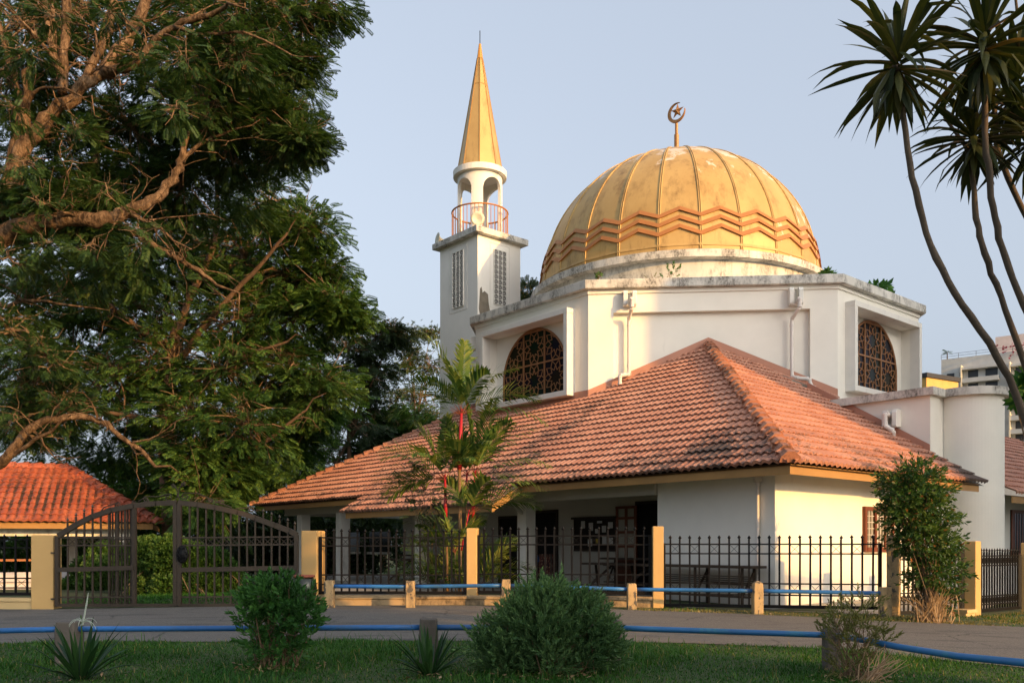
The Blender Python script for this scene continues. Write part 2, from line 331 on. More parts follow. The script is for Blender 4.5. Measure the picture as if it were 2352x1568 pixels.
def ground_mats():
    m, t, b, o = newmat('soil'); n1 = pos_noise(t, 0.7, detail=8); n2 = pos_noise(t, 14, detail=5)
    c = ramp(t, n1, [(0.35, (0.035, 0.06, 0.014)), (0.6, (0.06, 0.08, 0.02)), (0.75, (0.13, 0.10, 0.05))]).outputs[0]
    c = mixc(t, ramp(t, n2, [(0.4, g(0)), (0.7, g(0.5))]).outputs[0], c, (0.02, 0.03, 0.01))
    t.links.new(c, b.inputs['Base Color']); b.inputs['Roughness'].default_value = 0.95; bump(t, b, n2, 0.6, 0.05); M['soil'] = m
    m, t, b, o = newmat('asphalt'); n1 = pos_noise(t, 0.5, detail=6); n2 = pos_noise(t, 60, detail=3); n3 = pos_noise(t, 1.1, (0.5, 2.5, 1), 7, 0.7)
    c = ramp(t, n2, [(0.3, (0.050, 0.046, 0.042)), (0.5, (0.115, 0.105, 0.095)), (0.72, (0.24, 0.22, 0.19))]).outputs[0]
    c = mixc(t, ramp(t, n1, [(0.35, g(0)), (0.65, g(0.45))]).outputs[0], c, (0.15, 0.13, 0.105))
    c = mixc(t, ramp(t, n3, [(0.52, g(0)), (0.64, g(0.6))]).outputs[0], c, (0.045, 0.042, 0.04))
    geo = t.nodes.new('ShaderNodeNewGeometry'); wn = N(t, 'ShaderNodeTexNoise', Scale=2.5, Detail=4); t.links.new(geo.outputs['Position'], wn.inputs[0])
    va = N(t, 'ShaderNodeVectorMath', operation='MULTIPLY_ADD'); va.inputs[1].default_value = (.35, .35, 0); t.links.new(wn.outputs['Color'], va.inputs[0]); t.links.new(geo.outputs['Position'], va.inputs[2])
    vo = N(t, 'ShaderNodeTexVoronoi', feature='DISTANCE_TO_EDGE', Scale=.55); t.links.new(va.outputs[0], vo.inputs[0])
    ck = ramp(t, vo.outputs['Distance'], [(0.0, g(.8)), (0.014, g(0))]).outputs[0]; n5 = pos_noise(t, .6, detail=2); ck = mixc(t, 1.0, ck, ramp(t, n5, [(.45, g(0)), (.55, g(1))]).outputs[0], 'MULTIPLY')
    c = mixc(t, ck, c, (0.02, 0.019, 0.018))
    n6 = pos_noise(t, 22, detail=4, rough=.7); c = mixc(t, ramp(t, n6, [(.60, g(0)), (.66, g(.7))]).outputs[0], c, (0.27, 0.24, 0.19))
    t.links.new(c, b.inputs['Base Color']); b.inputs['Roughness'].default_value = 0.9; bump(t, b, n2, 0.8, 0.012); M['asphalt'] = m
    m, t, b, o = newmat('paving'); n1 = pos_noise(t, 0.8, detail=6)
    c = ramp(t, n1, [(0.35, (0.26, 0.24, 0.21)), (0.65, (0.38, 0.36, 0.32))]).outputs[0]
    t.links.new(c, b.inputs['Base Color']); b.inputs['Roughness'].default_value = 0.85; M['paving'] = m
ground_mats()
def gold_mat(name, centre, top, bird):
    """matt gold paint, dark streaks and (optionally) pale droppings near the top"""
    m, t, b, o = newmat(name)
    n1 = pos_noise(t, 0.8, detail=5); n2 = pos_noise(t, 1.7, (1, 1, 0.3), 8, 0.7); n3 = pos_noise(t, 6.0, (1, 1, 0.5), 6, 0.7)
    c = ramp(t, n1, [(0.3, (0.47, 0.295, 0.100)), (0.7, (0.55, 0.365, 0.135))]).outputs[0]
    st = ramp(t, n2, [(0.50, g(0)), (0.66, g(0.75))]).outputs[0]
    st = mixc(t, 1.0, st, ramp(t, n3, [(0.35, g(0.2)), (0.6, g(1))]).outputs[0], 'MULTIPLY')
    c = mixc(t, st, c, (0.19, 0.10, 0.03))
    if bird:
        geo = t.nodes.new('ShaderNodeNewGeometry'); sx = t.nodes.new('ShaderNodeSeparateXYZ'); t.links.new(geo.outputs['Position'], sx.inputs[0])
        mr = N(t, 'ShaderNodeMapRange'); mr.inputs[1].default_value = top - 2.6; mr.inputs[2].default_value = top; mr.inputs[3].default_value = -0.15; mr.inputs[4].default_value = 0.10
        t.links.new(sx.outputs[2], mr.inputs[0])
        mx = N(t, 'ShaderNodeMapRange'); mx.inputs[1].default_value = centre[0] - 2; mx.inputs[2].default_value = centre[0] + 4; mx.inputs[3].default_value = -0.06; mx.inputs[4].default_value = 0.06
        t.links.new(sx.outputs[0], mx.inputs[0])
        nb = pos_noise(t, 1.1, (1, 1, 0.45), 9, 0.72)
        a1 = N(t, 'ShaderNodeMath', operation='ADD'); t.links.new(nb, a1.inputs[0]); t.links.new(mr.outputs[0], a1.inputs[1])
        a2 = N(t, 'ShaderNodeMath', operation='ADD'); t.links.new(a1.outputs[0], a2.inputs[0]); t.links.new(mx.outputs[0], a2.inputs[1])
        c = mixc(t, ramp(t, a2.outputs[0], [(0.485, g(0)), (0.515, g(0.85))]).outputs[0], c, (0.72, 0.62, 0.50))
        # brown wash over the upper third
        a3 = N(t, 'ShaderNodeMath', operation='MULTIPLY_ADD'); a3.inputs[1].default_value = 1.0
        t.links.new(n2, a3.inputs[0]); t.links.new(mr.outputs[0], a3.inputs[2])
        c = mixc(t, ramp(t, a3.outputs[0], [(0.50, g(0)), (0.66, g(0.6))]).outputs[0], c, (0.26, 0.14, 0.045))
    t.links.new(c, b.inputs['Base Color']); b.inputs['Roughness'].default_value = 0.48; b.inputs['Metallic'].default_value = 0.12
    b.inputs['Specular IOR Level'].default_value = 0.35
    return m
# ------------------------------------------------------------------ tiled roofs
def tiled_slope(name, parent, O, dA, dU, lo, hi, smax, mat, roll=0.185, course=0.368, amp=0.048, dirtf=None, s_start=0.0, sub=6, seed=1):
    O = np.asarray(O, float); dA = nrm(dA); dU = nrm(dU); nn = nrm(np.cross(dA, dU))
    if nn[2] < 0: nn = -nn
    r = np.random.default_rng(seed); V = []; Fc = []; VAR = []; D = []; VL = []; off = 0
    n = int(math.ceil((smax - s_start) / course))
    for i in range(n):
        s0 = s_start + i * course; s1 = min(s0 + course + 0.10, smax + 0.02); sm = s0 + course * 0.45
        x0, x1 = lo(sm), hi(sm)
        if x1 - x0 < roll: continue
        k0, k1 = math.ceil(x0 / (roll / sub)), math.floor(x1 / (roll / sub))
        xs = np.concatenate([[x0], np.arange(k0, k1 + 1) * (roll / sub), [x1]])
        h = amp * (np.abs(np.cos(math.pi * xs / roll)) ** 1.4)
        ti = np.floor(xs / (roll * 2)).astype(int); lut = r.random(ti.max() - ti.min() + 1); jit = (r.random(ti.max() - ti.min() + 1) - .5)
        tid = ti - ti.min()
        ds = jit[tid] * 0.012; dz = jit[tid] * 0.008
        rows = [(s0 + ds, h + (0.030 if i else -.01) + dz), (s0 + ds, h + 0.058 + dz), (s0 + ds, h + 0.058 + dz), (np.full_like(xs, s1), h + 0.0)]
        m = len(xs)
        for (sv, hv) in rows:
            V.append(O + xs[:, None] * dA + np.asarray(sv)[:, None] * dU + hv[:, None] * nn)
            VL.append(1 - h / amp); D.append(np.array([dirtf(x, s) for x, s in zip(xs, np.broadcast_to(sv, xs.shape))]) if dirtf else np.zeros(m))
        for (ra, rb) in ((0, 1), (2, 3)):
            ia = off + ra * m + np.arange(m - 1); ib = off + rb * m + np.arange(m - 1)
            Fc.append(np.stack([ia, ia + 1, ib + 1, ib], 1)); VAR.append(lut[tid[:-1]])
        off += 4 * m
    V = np.concatenate(V); Fc = np.concatenate(Fc); VAR = np.concatenate(VAR); D = np.concatenate(D); VL = np.concatenate(VL)
    me = bpy.data.meshes.new(name)
    me.vertices.add(len(V)); me.vertices.foreach_set('co', V.astype(np.float32).reshape(-1))
    me.loops.add(len(Fc) * 4); me.loops.foreach_set('vertex_index', Fc.astype(np.int32).reshape(-1))
    me.polygons.add(len(Fc)); me.polygons.foreach_set('loop_start', np.arange(0, len(Fc) * 4, 4, dtype=np.int32)); me.polygons.foreach_set('loop_total', np.full(len(Fc), 4, dtype=np.int32))
    me.polygons.foreach_set('use_smooth', np.ones(len(Fc), dtype=bool))
    me.update(calc_edges=True)
    me.attributes.new('var', 'FLOAT', 'FACE').data.foreach_set('value', VAR.astype(np.float32))
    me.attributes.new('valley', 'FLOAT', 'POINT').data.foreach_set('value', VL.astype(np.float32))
    me.attributes.new('dirt', 'FLOAT', 'POINT').data.foreach_set('value', D.astype(np.float32))
    me.materials.append(mat); ob = bpy.data.objects.new(name, me); COL.objects.link(ob)
    if parent: ob.parent = parent
    return ob
def hip_caps(name, parent, p, q, side, mat, w=0.16, hgt=0.12, step=0.40, seed=3):
    """overlapping angular ridge tiles from p (low) to q (high); side = horizontal vector across the hip"""
    p, q = np.asarray(p, float), np.asarray(q, float); L = np.linalg.norm(q - p); d = (q - p) / L; x = nrm(side - d * np.dot(side, d)); y = nrm(np.cross(x, d)); 
    if y[2] < 0: y = -y
    r = np.random.default_rng(seed); mb = MB(); n = int(L / step) + 1
    for i in range(n):
        a = p + d * (i * step); b = p + d * min(L, (i + 1) * step + 0.05); mb.var = 0.01 + 0.98 * r.random()
        prof = [(-1.05, -0.75), (-0.92, 0.10), (-0.35, 0.86), (0.35, 0.86), (0.92, 0.10), (1.05, -0.75)]
        va = [a + x * w * u * 1.14 + y * (hgt * v + 0.058) for u, v in prof]; vb = [b + x * w * u * 0.92 + y * (hgt * v - 0.002) for u, v in prof]
        k = len(prof); mb.add(va + vb, [(j, j + 1, k + j + 1, k + j) for j in range(k - 1)] + [tuple(range(k))])
    return mb.build(name, mat, parent)

# ------------------------------------------------------------------ the mosque
mosque = thing('mosque', 'white mosque with ribbed gold dome, salmon tiled hip roof and starry arched windows', 'mosque')
CA, CB = 11.85, 11.6
DC = P(CA, CB, 0)
b0, a0 = 3.967, 3.834
octo = [(9.06, b0), (14.62, b0), (19.8, 9.2), (19.8, 14.4), (14.62, 19.6), (9.06, 19.6), (a0, 14.4), (a0, 9.2)]
def lerp2(p, q, t): return (p[0] + (q[0] - p[0]) * t, p[1] + (q[1] - p[1]) * t)
recR, recL = (4.398, 8.633), (8.524, 4.507); ins = 0.13
ri = (recR[0] + ins, recR[1] + ins); li = (recL[0] + ins, recL[1] + ins)
mb = MB()
low = octo + [recR, ri, li, recL]
WD = 0.30; wz0, wz1 = 6.09, 8.45                                    # the arched windows sit in recesses in the two straight walls
wl_ = [(9.83, b0), (9.83, b0 + WD), (13.83, b0 + WD), (13.83, b0)]; wr_ = [(a0, 13.80), (a0 + WD, 13.80), (a0 + WD, 9.80), (a0, 9.80)]
full_n = [octo[0]] + wl_ + octo[1:7] + wr_ + [octo[7]]
low_n = full_n + [recR, ri, li, recL]
mb.prism([P(a, b, 0.0) for a, b in low], UP * wz0)
mb.prism([P(a, b, wz0) for a, b in low_n], UP * (8.36 - wz0))
mb.prism([P(a, b, 8.36) for a, b in full_n], UP * (wz1 - 8.36))
mb.prism([P(a, b, wz1) for a, b in octo], UP * (9.06 - wz1))
mb.build('hall_wall', M['white'], mosque)
k = 8.05 / 7.87
mb = MB(); mb.prism([P(CA + (a - CA) * k * 1.005, CB + (b - CB) * k * 1.005, 9.055) for a, b in octo], UP * 0.27)
mb.build('cornice', M['white_grime'], mosque, bevel=0.02)
mb = MB(); mb.prism([P(CA + (a - CA) * 1.006, CB + (b - CB) * 1.006, 8.93) for a, b in octo], UP * 0.122)
mb.build('cornice_fillet', M['white'], mosque)

# drum, dome
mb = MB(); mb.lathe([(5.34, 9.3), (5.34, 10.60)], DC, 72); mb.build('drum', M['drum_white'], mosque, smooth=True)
mb = MB(); mb.lathe([(5.3, 10.56), (5.62, 10.58), (5.62, 10.82), (5.2, 10.84)], DC, 72); mb.build('drum_lip', M['white_grime'], mosque)
ZC, RD, HD, NG = 11.0, 5.24, 5.13, 24
M['gold'] = gold_mat('gold_dome', DC, ZC + HD, True); M['gold_plain'] = gold_mat('gold_spire', DC, 22, False)
def rz(z):
    return RD * math.sqrt(max(0.0, 1 - ((z - ZC) / HD) ** 2)) if z > ZC else RD
RIB0 = math.radians(-92.0)
dome_o = None
V = []; Fq = []; NS = 4; NV = 30
zs = [10.83] + [ZC + HD * math.sin(math.radians(x)) for x in np.linspace(0.5, 88.6, NV)]
for gI in range(NG):
    base = len(V); tA = RIB0 + 2 * math.pi * gI / NG; dt = 2 * math.pi / NG
    for z in zs:
        for s_ in range(NS + 1):
            t = tA + dt * s_ / NS; ch = math.cos(dt / 2) / math.cos(dt * s_ / NS - dt / 2); rr = rz(z) * (0.65 * ch + 0.35)
            V.append((DC[0] + rr * math.cos(t), DC[1] + rr * math.sin(t), z))
    for i in range(len(zs) - 1):
        for s_ in range(NS):
            q = base + i * (NS + 1) + s_; Fq.append((q, q + 1, q + NS + 2, q + NS + 1))
mb = MB(); mb.add(V, Fq)
dome = mb.build('dome', M['gold'], mosque, smooth=True, fix=False)
mb = MB()
for gI in range(NG):
    t = RIB0 + 2 * math.pi * gI / NG
    for sgn in (-1, 1):
        mb.tube([(DC[0] + (rz(z) + .008) * math.cos(t) - sgn * .028 * math.sin(t), DC[1] + (rz(z) + .008) * math.sin(t) + sgn * .028 * math.cos(t), z) for z in zs], 0.026, 5)
mb.build('dome_ribs', gold_mat('rib_gold', DC, 99, False), dome, smooth=True)
mb = MB()
for gI in range(NG):
    t = RIB0 + 2 * math.pi * gI / NG
    mb.tube([(DC[0] + (rz(z) + .012) * math.cos(t), DC[1] + (rz(z) + .012) * math.sin(t), z) for z in zs], 0.016, 4)
mb.build('rib_joint', paint('rib_joint_dark', (0.10, 0.075, 0.03), 0.9, bmp=0), dome)
mb = MB()
for (z, w_, o_) in ((11.07, 0.09, 0.035), (15.05, 0.02, 0.012)):
    pr = []
    for gI in range(NG):
        pass
    vs = []; fs = []
    for i in range(NG):
        t = RIB0 + 2 * math.pi * i / NG
        for (rr, zz) in ((rz(z) - .02, z), (rz(z) + o_, z), (rz(z + w_) + o_ * .6, z + w_), (rz(z + w_) - .02, z + w_)):
            vs.append((DC[0] + rr * math.cos(t), DC[1] + rr * math.sin(t), zz))
    for i in range(NG):
        j = (i + 1) % NG
        for c in range(4): fs.append((i * 4 + c, j * 4 + c, j * 4 + (c + 1) % 4, i * 4 + (c + 1) % 4))
    mb.add(vs, fs)
mb.build('dome_moulding', M['gold_plain'], dome)
for kz in range(3):
    zv = 12.17 - 0.315 * kz; zp = zv + 0.27; mb = MB()
    for gI in range(NG):
        tA = RIB0 + 2 * math.pi * gI / NG; dt = 2 * math.pi / NG
        vs = []; NSB = 4
        for s_ in range(NSB + 1):
            f = s_ / NSB; t = tA + dt * f; ch = math.cos(dt / 2) / math.cos(dt * f - dt / 2)
            z1 = zv + (zp - zv) * (1 - abs(2 * f - 1)); z0 = z1 - 0.145
            for (z, o_) in ((z0, 0.0), (z0, 0.07), (z1, 0.035), (z1, 0.0)):
                rr = rz(z) * (0.65 * ch + 0.35) + o_ - .004
                vs.append((DC[0] + rr * math.cos(t), DC[1] + rr * math.sin(t), z))
        fs = []
        for s_ in range(NSB):
            for c in range(4): fs.append((s_ * 4 + c, (s_ + 1) * 4 + c, (s_ + 1) * 4 + (c + 1) % 4, s_ * 4 + (c + 1) % 4))
        fs += [(0, 1, 2, 3), (NSB * 4 + 3, NSB * 4 + 2, NSB * 4 + 1, NSB * 4)]
        mb.add(vs, fs)
    mb.build('zigzag_band', paint('zigzag_%d' % kz, (0.40, 0.165, 0.05), 0.5, 0.2, (0.27, 0.11, 0.035), bmp=0) if kz == 0 else bpy.data.materials['zigzag_0'], dome)
# finial
ZT = ZC + HD - 0.06
fin = MB(); fin.lathe([(0.36, -0.02), (0.35, 0.09), (0.26, 0.22), (0.12, 0.29), (0.02, 0.31)], DC + UP * ZT, 20, capb=True)
fin.lathe([(0.092, 0.28), (0.092, 1.02), (0.06, 1.05), (0.06, 1.45)], DC + UP * ZT, 14, capt=True)
finial = fin.build('finial', M['crescent'], mosque)
cd_ = nrm((0.74, -0.67, 0)); cc = at(1549.5, 259.5, 33.77); cc[0] = DC[0] + 0.0; cc[1] = DC[1]
th_ = math.radians(38); ang0 = math.radians(28)
outer = []; R1, R2 = 0.375, 0.318; o2 = (0.062 * math.cos(th_), 0.062 * math.sin(th_))
for i in range(41):
    t = th_ + ang0 + (2 * math.pi - 2 * ang0) * i / 40; outer.append((R1 * math.cos(t), R1 * math.sin(t)))
inner = []
tip = math.atan2(outer[-1][1] - o2[1], outer[-1][0] - o2[0]); tip2 = math.atan2(outer[0][1] - o2[1], outer[0][0] - o2[0])
for i in range(1, 40):
    t = tip - ((tip - tip2) % (2 * math.pi)) * i / 40; inner.append((o2[0] + R2 * math.cos(t), o2[1] + R2 * math.sin(t)))
nrm_c = np.cross(cd_, UP)
mb = MB(); n1 = len(outer); ni = len(inner)
def c3(p, o): return cc + cd_ * p[0] + UP * p[1] + nrm_c * o
strip_in = [outer[-1]] + inner + [outer[0]]
so = outer[::-1]; si = strip_in; nC = len(so)
vs = [c3(p, -.04) for p in so] + [c3(p, -.04) for p in si] + [c3(p, .04) for p in so] + [c3(p, .04) for p in si]; fs = []
for i in range(nC - 1):
    fs += [(i, i + 1, nC + i + 1, nC + i), (3 * nC + i, 3 * nC + i + 1, 2 * nC + i + 1, 2 * nC + i), (i + 1, i, 2 * nC + i, 2 * nC + i + 1), (nC + i, nC + i + 1, 3 * nC + i + 1, 3 * nC + i)]
mb.add(vs, fs)
mb.build('crescent', M['crescent'], finial)
mb = MB(); sc_ = (0.035, 0.055); pts = []
for i in range(10):
    t = math.radians(88) + math.radians(36) * i; r_ = 0.295 if i % 2 == 0 else 0.118; pts.append((sc_[0] + r_ * math.cos(t), sc_[1] + r_ * math.sin(t)))
vs = [c3(p, 0) for p in pts] + [c3(sc_, -.09), c3(sc_, .09)]
mb.add(vs, [(i, (i + 1) % 10, 10) for i in range(10)] + [((i + 1) % 10, i, 11) for i in range(10)])
mb.build('star', M['crescent'], finial)

# boxed arched windows with star screens
def star_screen(mb_bar, w2, zb, zs_, org, ex, nout, w_=0.021):
    """ten-point star lattice clipped to an arch of half-width w2, straight to zs_, round above"""
    def inside(p):
        x, z = p
        return abs(x) < w2 - .01 and z > zb + .01 and (z < zs_ or x * x + (z - zs_) ** 2 < (w2 - .01) ** 2)
    def W3(p, o): return org + ex * p[0] + UP * p[1] + nout * o
    segs = []
    cell = 2 * w2 / 3; zc0 = zb + cell * 0.62; ch = cell * 1.04
    cents = [(cell * i, zc0 + ch * j) for i in (-1, 0, 1) for j in range(-1, 4)]
    for (cx, cz) in cents:
        ro, rm, ri_ = cell * 0.36, cell * 0.50, cell * 0.20
        def pt(r_, k_): t = math.radians(90 + 18 * k_); return (cx + r_ * math.cos(t), cz + r_ * math.sin(t))
        for k_ in range(20):
            a_ = pt(ri_ if k_ % 2 else ro, k_); b_ = pt(ri_ if (k_ + 1) % 2 else ro, k_ + 1); segs.append((a_, b_))      # star
        for k_ in range(0, 20, 2):
            segs.append((pt(ro, k_), pt(rm * 1.02, k_ + 1))); segs.append((pt(ro, k_), pt(rm * 1.02, k_ - 1)))             # kites
    for (p, q) in segs:
        n_ = 6; run = None
        for i in range(n_):
            s0 = (p[0] + (q[0] - p[0]) * i / n_, p[1] + (q[1] - p[1]) * i / n_); s1 = (p[0] + (q[0] - p[0]) * (i + 1) / n_, p[1] + (q[1] - p[1]) * (i + 1) / n_)
            ok = inside(s0) and inside(s1)
            if ok: run = (run[0] if run else s0, s1)
            if (not ok or i == n_ - 1) and run:
                mb_bar.bar(W3(run[0], .035), W3(run[1], .035), w_, 0.022, up=nout); run = None
    for x in (-cell / 2, cell / 2):
        zt = zs_ + math.sqrt(max(0, w2 * w2 - x * x)); mb_bar.bar(W3((x, zb), .045), W3((x, zt), .045), 0.05, 0.04, up=nout)
    for z in (zc0 + ch * 0.5, zc0 + ch * 1.5):
        hx = w2 if z < zs_ else math.sqrt(max(0, w2 * w2 - (z - zs_) ** 2)); mb_bar.bar(W3((-hx, z), .041), W3((hx, z), .041), 0.05, 0.04, up=nout)
    arc = [W3((w2, zb), .045)] + [W3((w2 * math.cos(t), zs_ + w2 * math.sin(t)), .045) for t in np.linspace(0, math.pi, 28)] + [W3((-w2, zb), .045)]
    mb_bar.tube(arc, 0.035, 6)
def boxed_window(org, ex, nout, w=2.17, z0=5.92, z1=8.62, dep=0.32, wl=None):
    """org: point of the wall plane at the middle of the box (z=0); ex along the wall; nout outward"""
    win = MB(); t = 0.17
    def bx(x0, x1, za, zb_, d0, d1): win.obox(org + ex * x0 + UP * za + nout * d0, ex * (x1 - x0), UP * (zb_ - za), nout * (d1 - d0))
    bx(-w, w, z1 - t, z1, -.02, dep); bx(-w, w, z0, z0 + t, -.02, dep)
    bx(-w, -w + t, z0 + t, z1 - t, -.02, dep); bx(w - t, w, z0 + t, z1 - t, -.02, dep)
    wo_ = win.build('window_box', M['white_mid'], mosque, bevel=0.012)
    zb, zs_, r_ = z0 + t + .005, 6.88, 1.55; org = org - nout * WD
    gl = MB(); poly = [org + ex * x + UP * z + nout * .006 for (x, z) in [(r_, zb)] + [(r_ * math.cos(t_), zs_ + r_ * math.sin(t_)) for t_ in np.linspace(0, math.pi, 28)] + [(-r_, zb)]]
    gl.prism(poly, nout * 0.012); gl.build('coloured_glass', stained, wo_)
    sc = MB(); star_screen(sc, r_, zb, zs_, org, ex, nout); sc.build('star_screen', M['screen'], wo_)
m_, t_n, b_, o_ = newmat('stained_glass')
vor = N(t_n, 'ShaderNodeTexVoronoi', Scale=1.3); gp = t_n.nodes.new('ShaderNodeNewGeometry'); t_n.links.new(gp.outputs['Position'], vor.inputs[0])
hs = ramp(t_n, vor.outputs['Color'], [(0.25, (0.010, 0.007, 0.014)), (0.45, (0.004, 0.016, 0.008)), (0.6, (0.016, 0.009, 0.003)), (0.8, (0.006, 0.005, 0.016))])
t_n.links.new(hs.outputs[0], b_.inputs['Base Color']); b_.inputs['Roughness'].default_value = 0.35; b_.inputs['Specular IOR Level'].default_value = 0.15
stained = m_
M['screen'] = paint('brown_gold_screen', (0.31, 0.145, 0.062), 0.5, bmp=0)
boxed_window(P(11.83, b0, 0), A, -B)
boxed_window(P(a0, 11.80, 0), B, -A)

# scupper boxes and downpipes
def downpipe(org, nout, ex, pts, boxz, pr=0.055):
    """org on the wall under the scupper; pts: (along, out, z) of the pipe's centre line"""
    mb = MB(); z0, z1 = boxz
    for sx in (-1, 1):
        pf = [(0, z0 + .04), (0.0, z1), (0.22, z1), (0.27, z1 - .08), (0.27, z0 + .05), (0.22, z0)]
        mb.prism([org + ex * (sx * .135 - .065) + nout * (d - .01) + UP * z for d, z in pf], ex * 0.13)
    mb.obox(org - ex * .19 - nout * .01 + UP * (z0 + 0.02), ex * .38, nout * .16, UP * .09)
    box = mb.build('scupper_box', M['white_mid'], mosque, bevel=0.015)
    pp = [org + ex * x + nout * d + UP * z for x, d, z in pts]; fine = [pp[0]]
    for i in range(1, len(pp) - 1):
        a_, c_, e_ = pp[i - 1], pp[i], pp[i + 1]; da = nrm(a_ - c_) * min(.09, np.linalg.norm(a_ - c_) * .45); de = nrm(e_ - c_) * min(.09, np.linalg.norm(e_ - c_) * .45)
        fine += [c_ + da, c_ + (da + de) * .22, c_ + de]
    fine.append(pp[-1])
    mb = MB(); mb.tube(fine, pr, 10)
    for i in range(len(pp) - 1):
        for f in (.12, .88):
            c_ = pp[i] + (pp[i + 1] - pp[i]) * f; d_ = nrm(pp[i + 1] - pp[i]) * .03; mb.tube([c_ - d_, c_ + d_], pr + .010, 10)
    mb.build('downpipe', M['pvc'], box, smooth=False)
    e = fine[-1]; dd = nrm(fine[-1] - fine[-2]); mb = MB(); mb.tube([e + dd * .001, e + dd * .004], pr * .8, 10); mb.build('pipe_mouth', M['lattice_dark'], box)
FD = nrm(B - A); FN = -nrm(A + B)
def on_front(u):
    p0 = P(*recL, 0); kk = (u - PW / 2) / F_PX; t = (kk * p0[1] - p0[0]) / (FD[0] - kk * FD[1]); return p0 + FD * t
pL = on_front(1446); pR = on_front(1825)
downpipe(pL, FN, FD, [(0.05, .10, 8.62), (0.05, .42, 8.66), (0.05, .42, 8.40), (-0.02, .0, 8.15), (-0.02, .0, 6.55), (-0.02, .16, 6.45), (-.30, .28, 6.40), (-.30, .28, 6.12)], (8.50, 8.97))
downpipe(pR, FN, FD, [(0.05, .10, 8.52), (0.05, .42, 8.56), (0.05, .42, 8.30), (-0.08, .0, 8.05), (-0.08, .0, 6.35), (0.02, .14, 6.27), (.38, .2, 6.22), (.42, .22, 6.02), (.52, .26, 5.94)], (8.42, 8.95))

AN_ = nrm(A - B); AD_ = nrm(A + B)
downpipe(P(14.75, 4.10, 0) + AD_ * .32, AN_, AD_, [(0, .10, 8.45), (0, .46, 8.5), (0, .46, 8.0), (0, .02, 7.94)], (8.28, 8.74))

# tiled roof: left plane (seen wide), right plane
PITCH = 0.60; SL = math.sqrt(1 + PITCH ** 2); ZE = 2.80; OV = 0.98
def roofz(t): return ZE + PITCH * (t + OV)
UL = nrm(B + UP * PITCH); UR = nrm(A + UP * PITCH)
O_ = P(-OV, -OV, ZE); LEN = 22.12 + OV
def dirtL(x, s):
    a = x - OV; h = s / SL
    d = -0.16 + 0.20 * math.exp(-s / 0.9) + 0.31 * math.exp(-((a - 7.9 - 0.10 * (h - 3)) / 0.9) ** 2) * (1 if h < 4.6 else 0)
    d += 0.22 * math.exp(-((a - 13.2) / 1.6) ** 2) * math.exp(-((h - 1.2) / 1.2) ** 2) + 0.30 * math.exp(-((a - 1.2) / 2.2) ** 2) * math.exp(-((h - 0.8) / 1.0) ** 2)
    d += 0.15 * math.exp(-((a - 10.5) / 2.0) ** 2) * math.exp(-((h - 2.0) / 1.0) ** 2)
    return d
def dirtR(x, s):
    b = x - OV
    return -0.20 + 0.22 * math.exp(-s / 0.9) + 0.60 * math.exp(-((b - 7.4) / 0.9) ** 2) * math.exp(-s / 1.6) + 0.22 * math.exp(-((b - 3.0) / 2.5) ** 2) * math.exp(-((s - 0.9) / .8) ** 2)
SM = (6.75 + OV - 0.2) * SL
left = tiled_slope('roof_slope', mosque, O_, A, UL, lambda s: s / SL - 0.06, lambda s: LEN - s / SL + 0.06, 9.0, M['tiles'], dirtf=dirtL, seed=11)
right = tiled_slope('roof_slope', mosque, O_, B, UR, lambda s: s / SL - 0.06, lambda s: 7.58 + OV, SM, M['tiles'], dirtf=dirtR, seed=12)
# boards under the tiles
mb = MB()
for (dA, dB, L0) in ((A, B, LEN), (B, A, 7.55 + OV)):
    pass
mb.add([P(-OV + .05, -OV + .05, ZE - .04), P(22.1, -OV + .05, ZE - .04), P(14.5, 6.6, ZE - .04 + PITCH * 7.55), P(6.6, 6.6, ZE - .04 + PITCH * 7.55)], [(0, 1, 2, 3)])
mb.add([P(-OV + .05, -OV + .05, ZE - .05), P(-OV + .05, 7.55, ZE - .05), P(6.6, 7.55, ZE - .05 + PITCH * 7.55), P(6.6, 6.6, ZE - .05 + PITCH * 7.55)], [(0, 1, 2, 3)])
mb.build('roof_deck', M['dark_wood'], mosque)
hp = P(-OV + .06, -OV + .06, ZE + .045); tq = 6.62
hip_caps('hip_cap', mosque, hp, P(tq, tq, roofz(tq) + .03), FD, M['hip'], w=0.165, hgt=0.13, step=0.385)
hip_caps('hip_cap', mosque, P(22.12 + .02, -OV - .02, ZE + .02), P(22.12 - 8.0, -OV + 8.0, ZE + PITCH * 8.0 + .03), nrm(A + B), M['hip'], w=0.15, hgt=0.11, step=0.40, seed=5)
# flashing where the roof meets the hall
mb = MB()
def flash(p, q, nout, w_=0.30, t_=0.02, lift=0.075):
    p, q = np.asarray(p, float), np.asarray(q, float)
    d = q - p; up_ = nrm(np.cross(d, nout)); up_ = up_ if up_[2] > 0 else -up_
    mb.obox(p + UP * .02, d, nout * t_, UP * .24)
    sl = nout * w_ + (-UP) * (w_ * PITCH * (1 if abs(np.dot(nrm(d), UP)) < .1 else .71))
    mb.add([p + UP * lift, q + UP * lift, q + sl + UP * lift, p + sl + UP * lift, p + UP * (lift - .03), q + UP * (lift - .03), q + sl + UP * (lift - .03), p + sl + UP * (lift - .03)], [(0, 1, 2, 3), (4, 5, 6, 7), (0, 1, 5, 4), (1, 2, 6, 5), (2, 3, 7, 6), (3, 0, 4, 7)])
flash(P(9.06, b0, roofz(b0)), P(14.6, b0, roofz(b0)), -B)
flash(P(9.06, b0, roofz(b0)), P(6.51, 6.51, roofz(6.51)), FN, w_=0.36)
flash(P(6.51, 6.51, roofz(6.51)), P(a0, 9.2, roofz(a0)), FN, w_=0.22)
flash(P(a0 + .02, 7.58, roofz(a0 + .02)), P(.39, 7.58, roofz(.39)), -B, w_=0.12)
mb.build('roof_flashing', M['pink_under'], mosque)
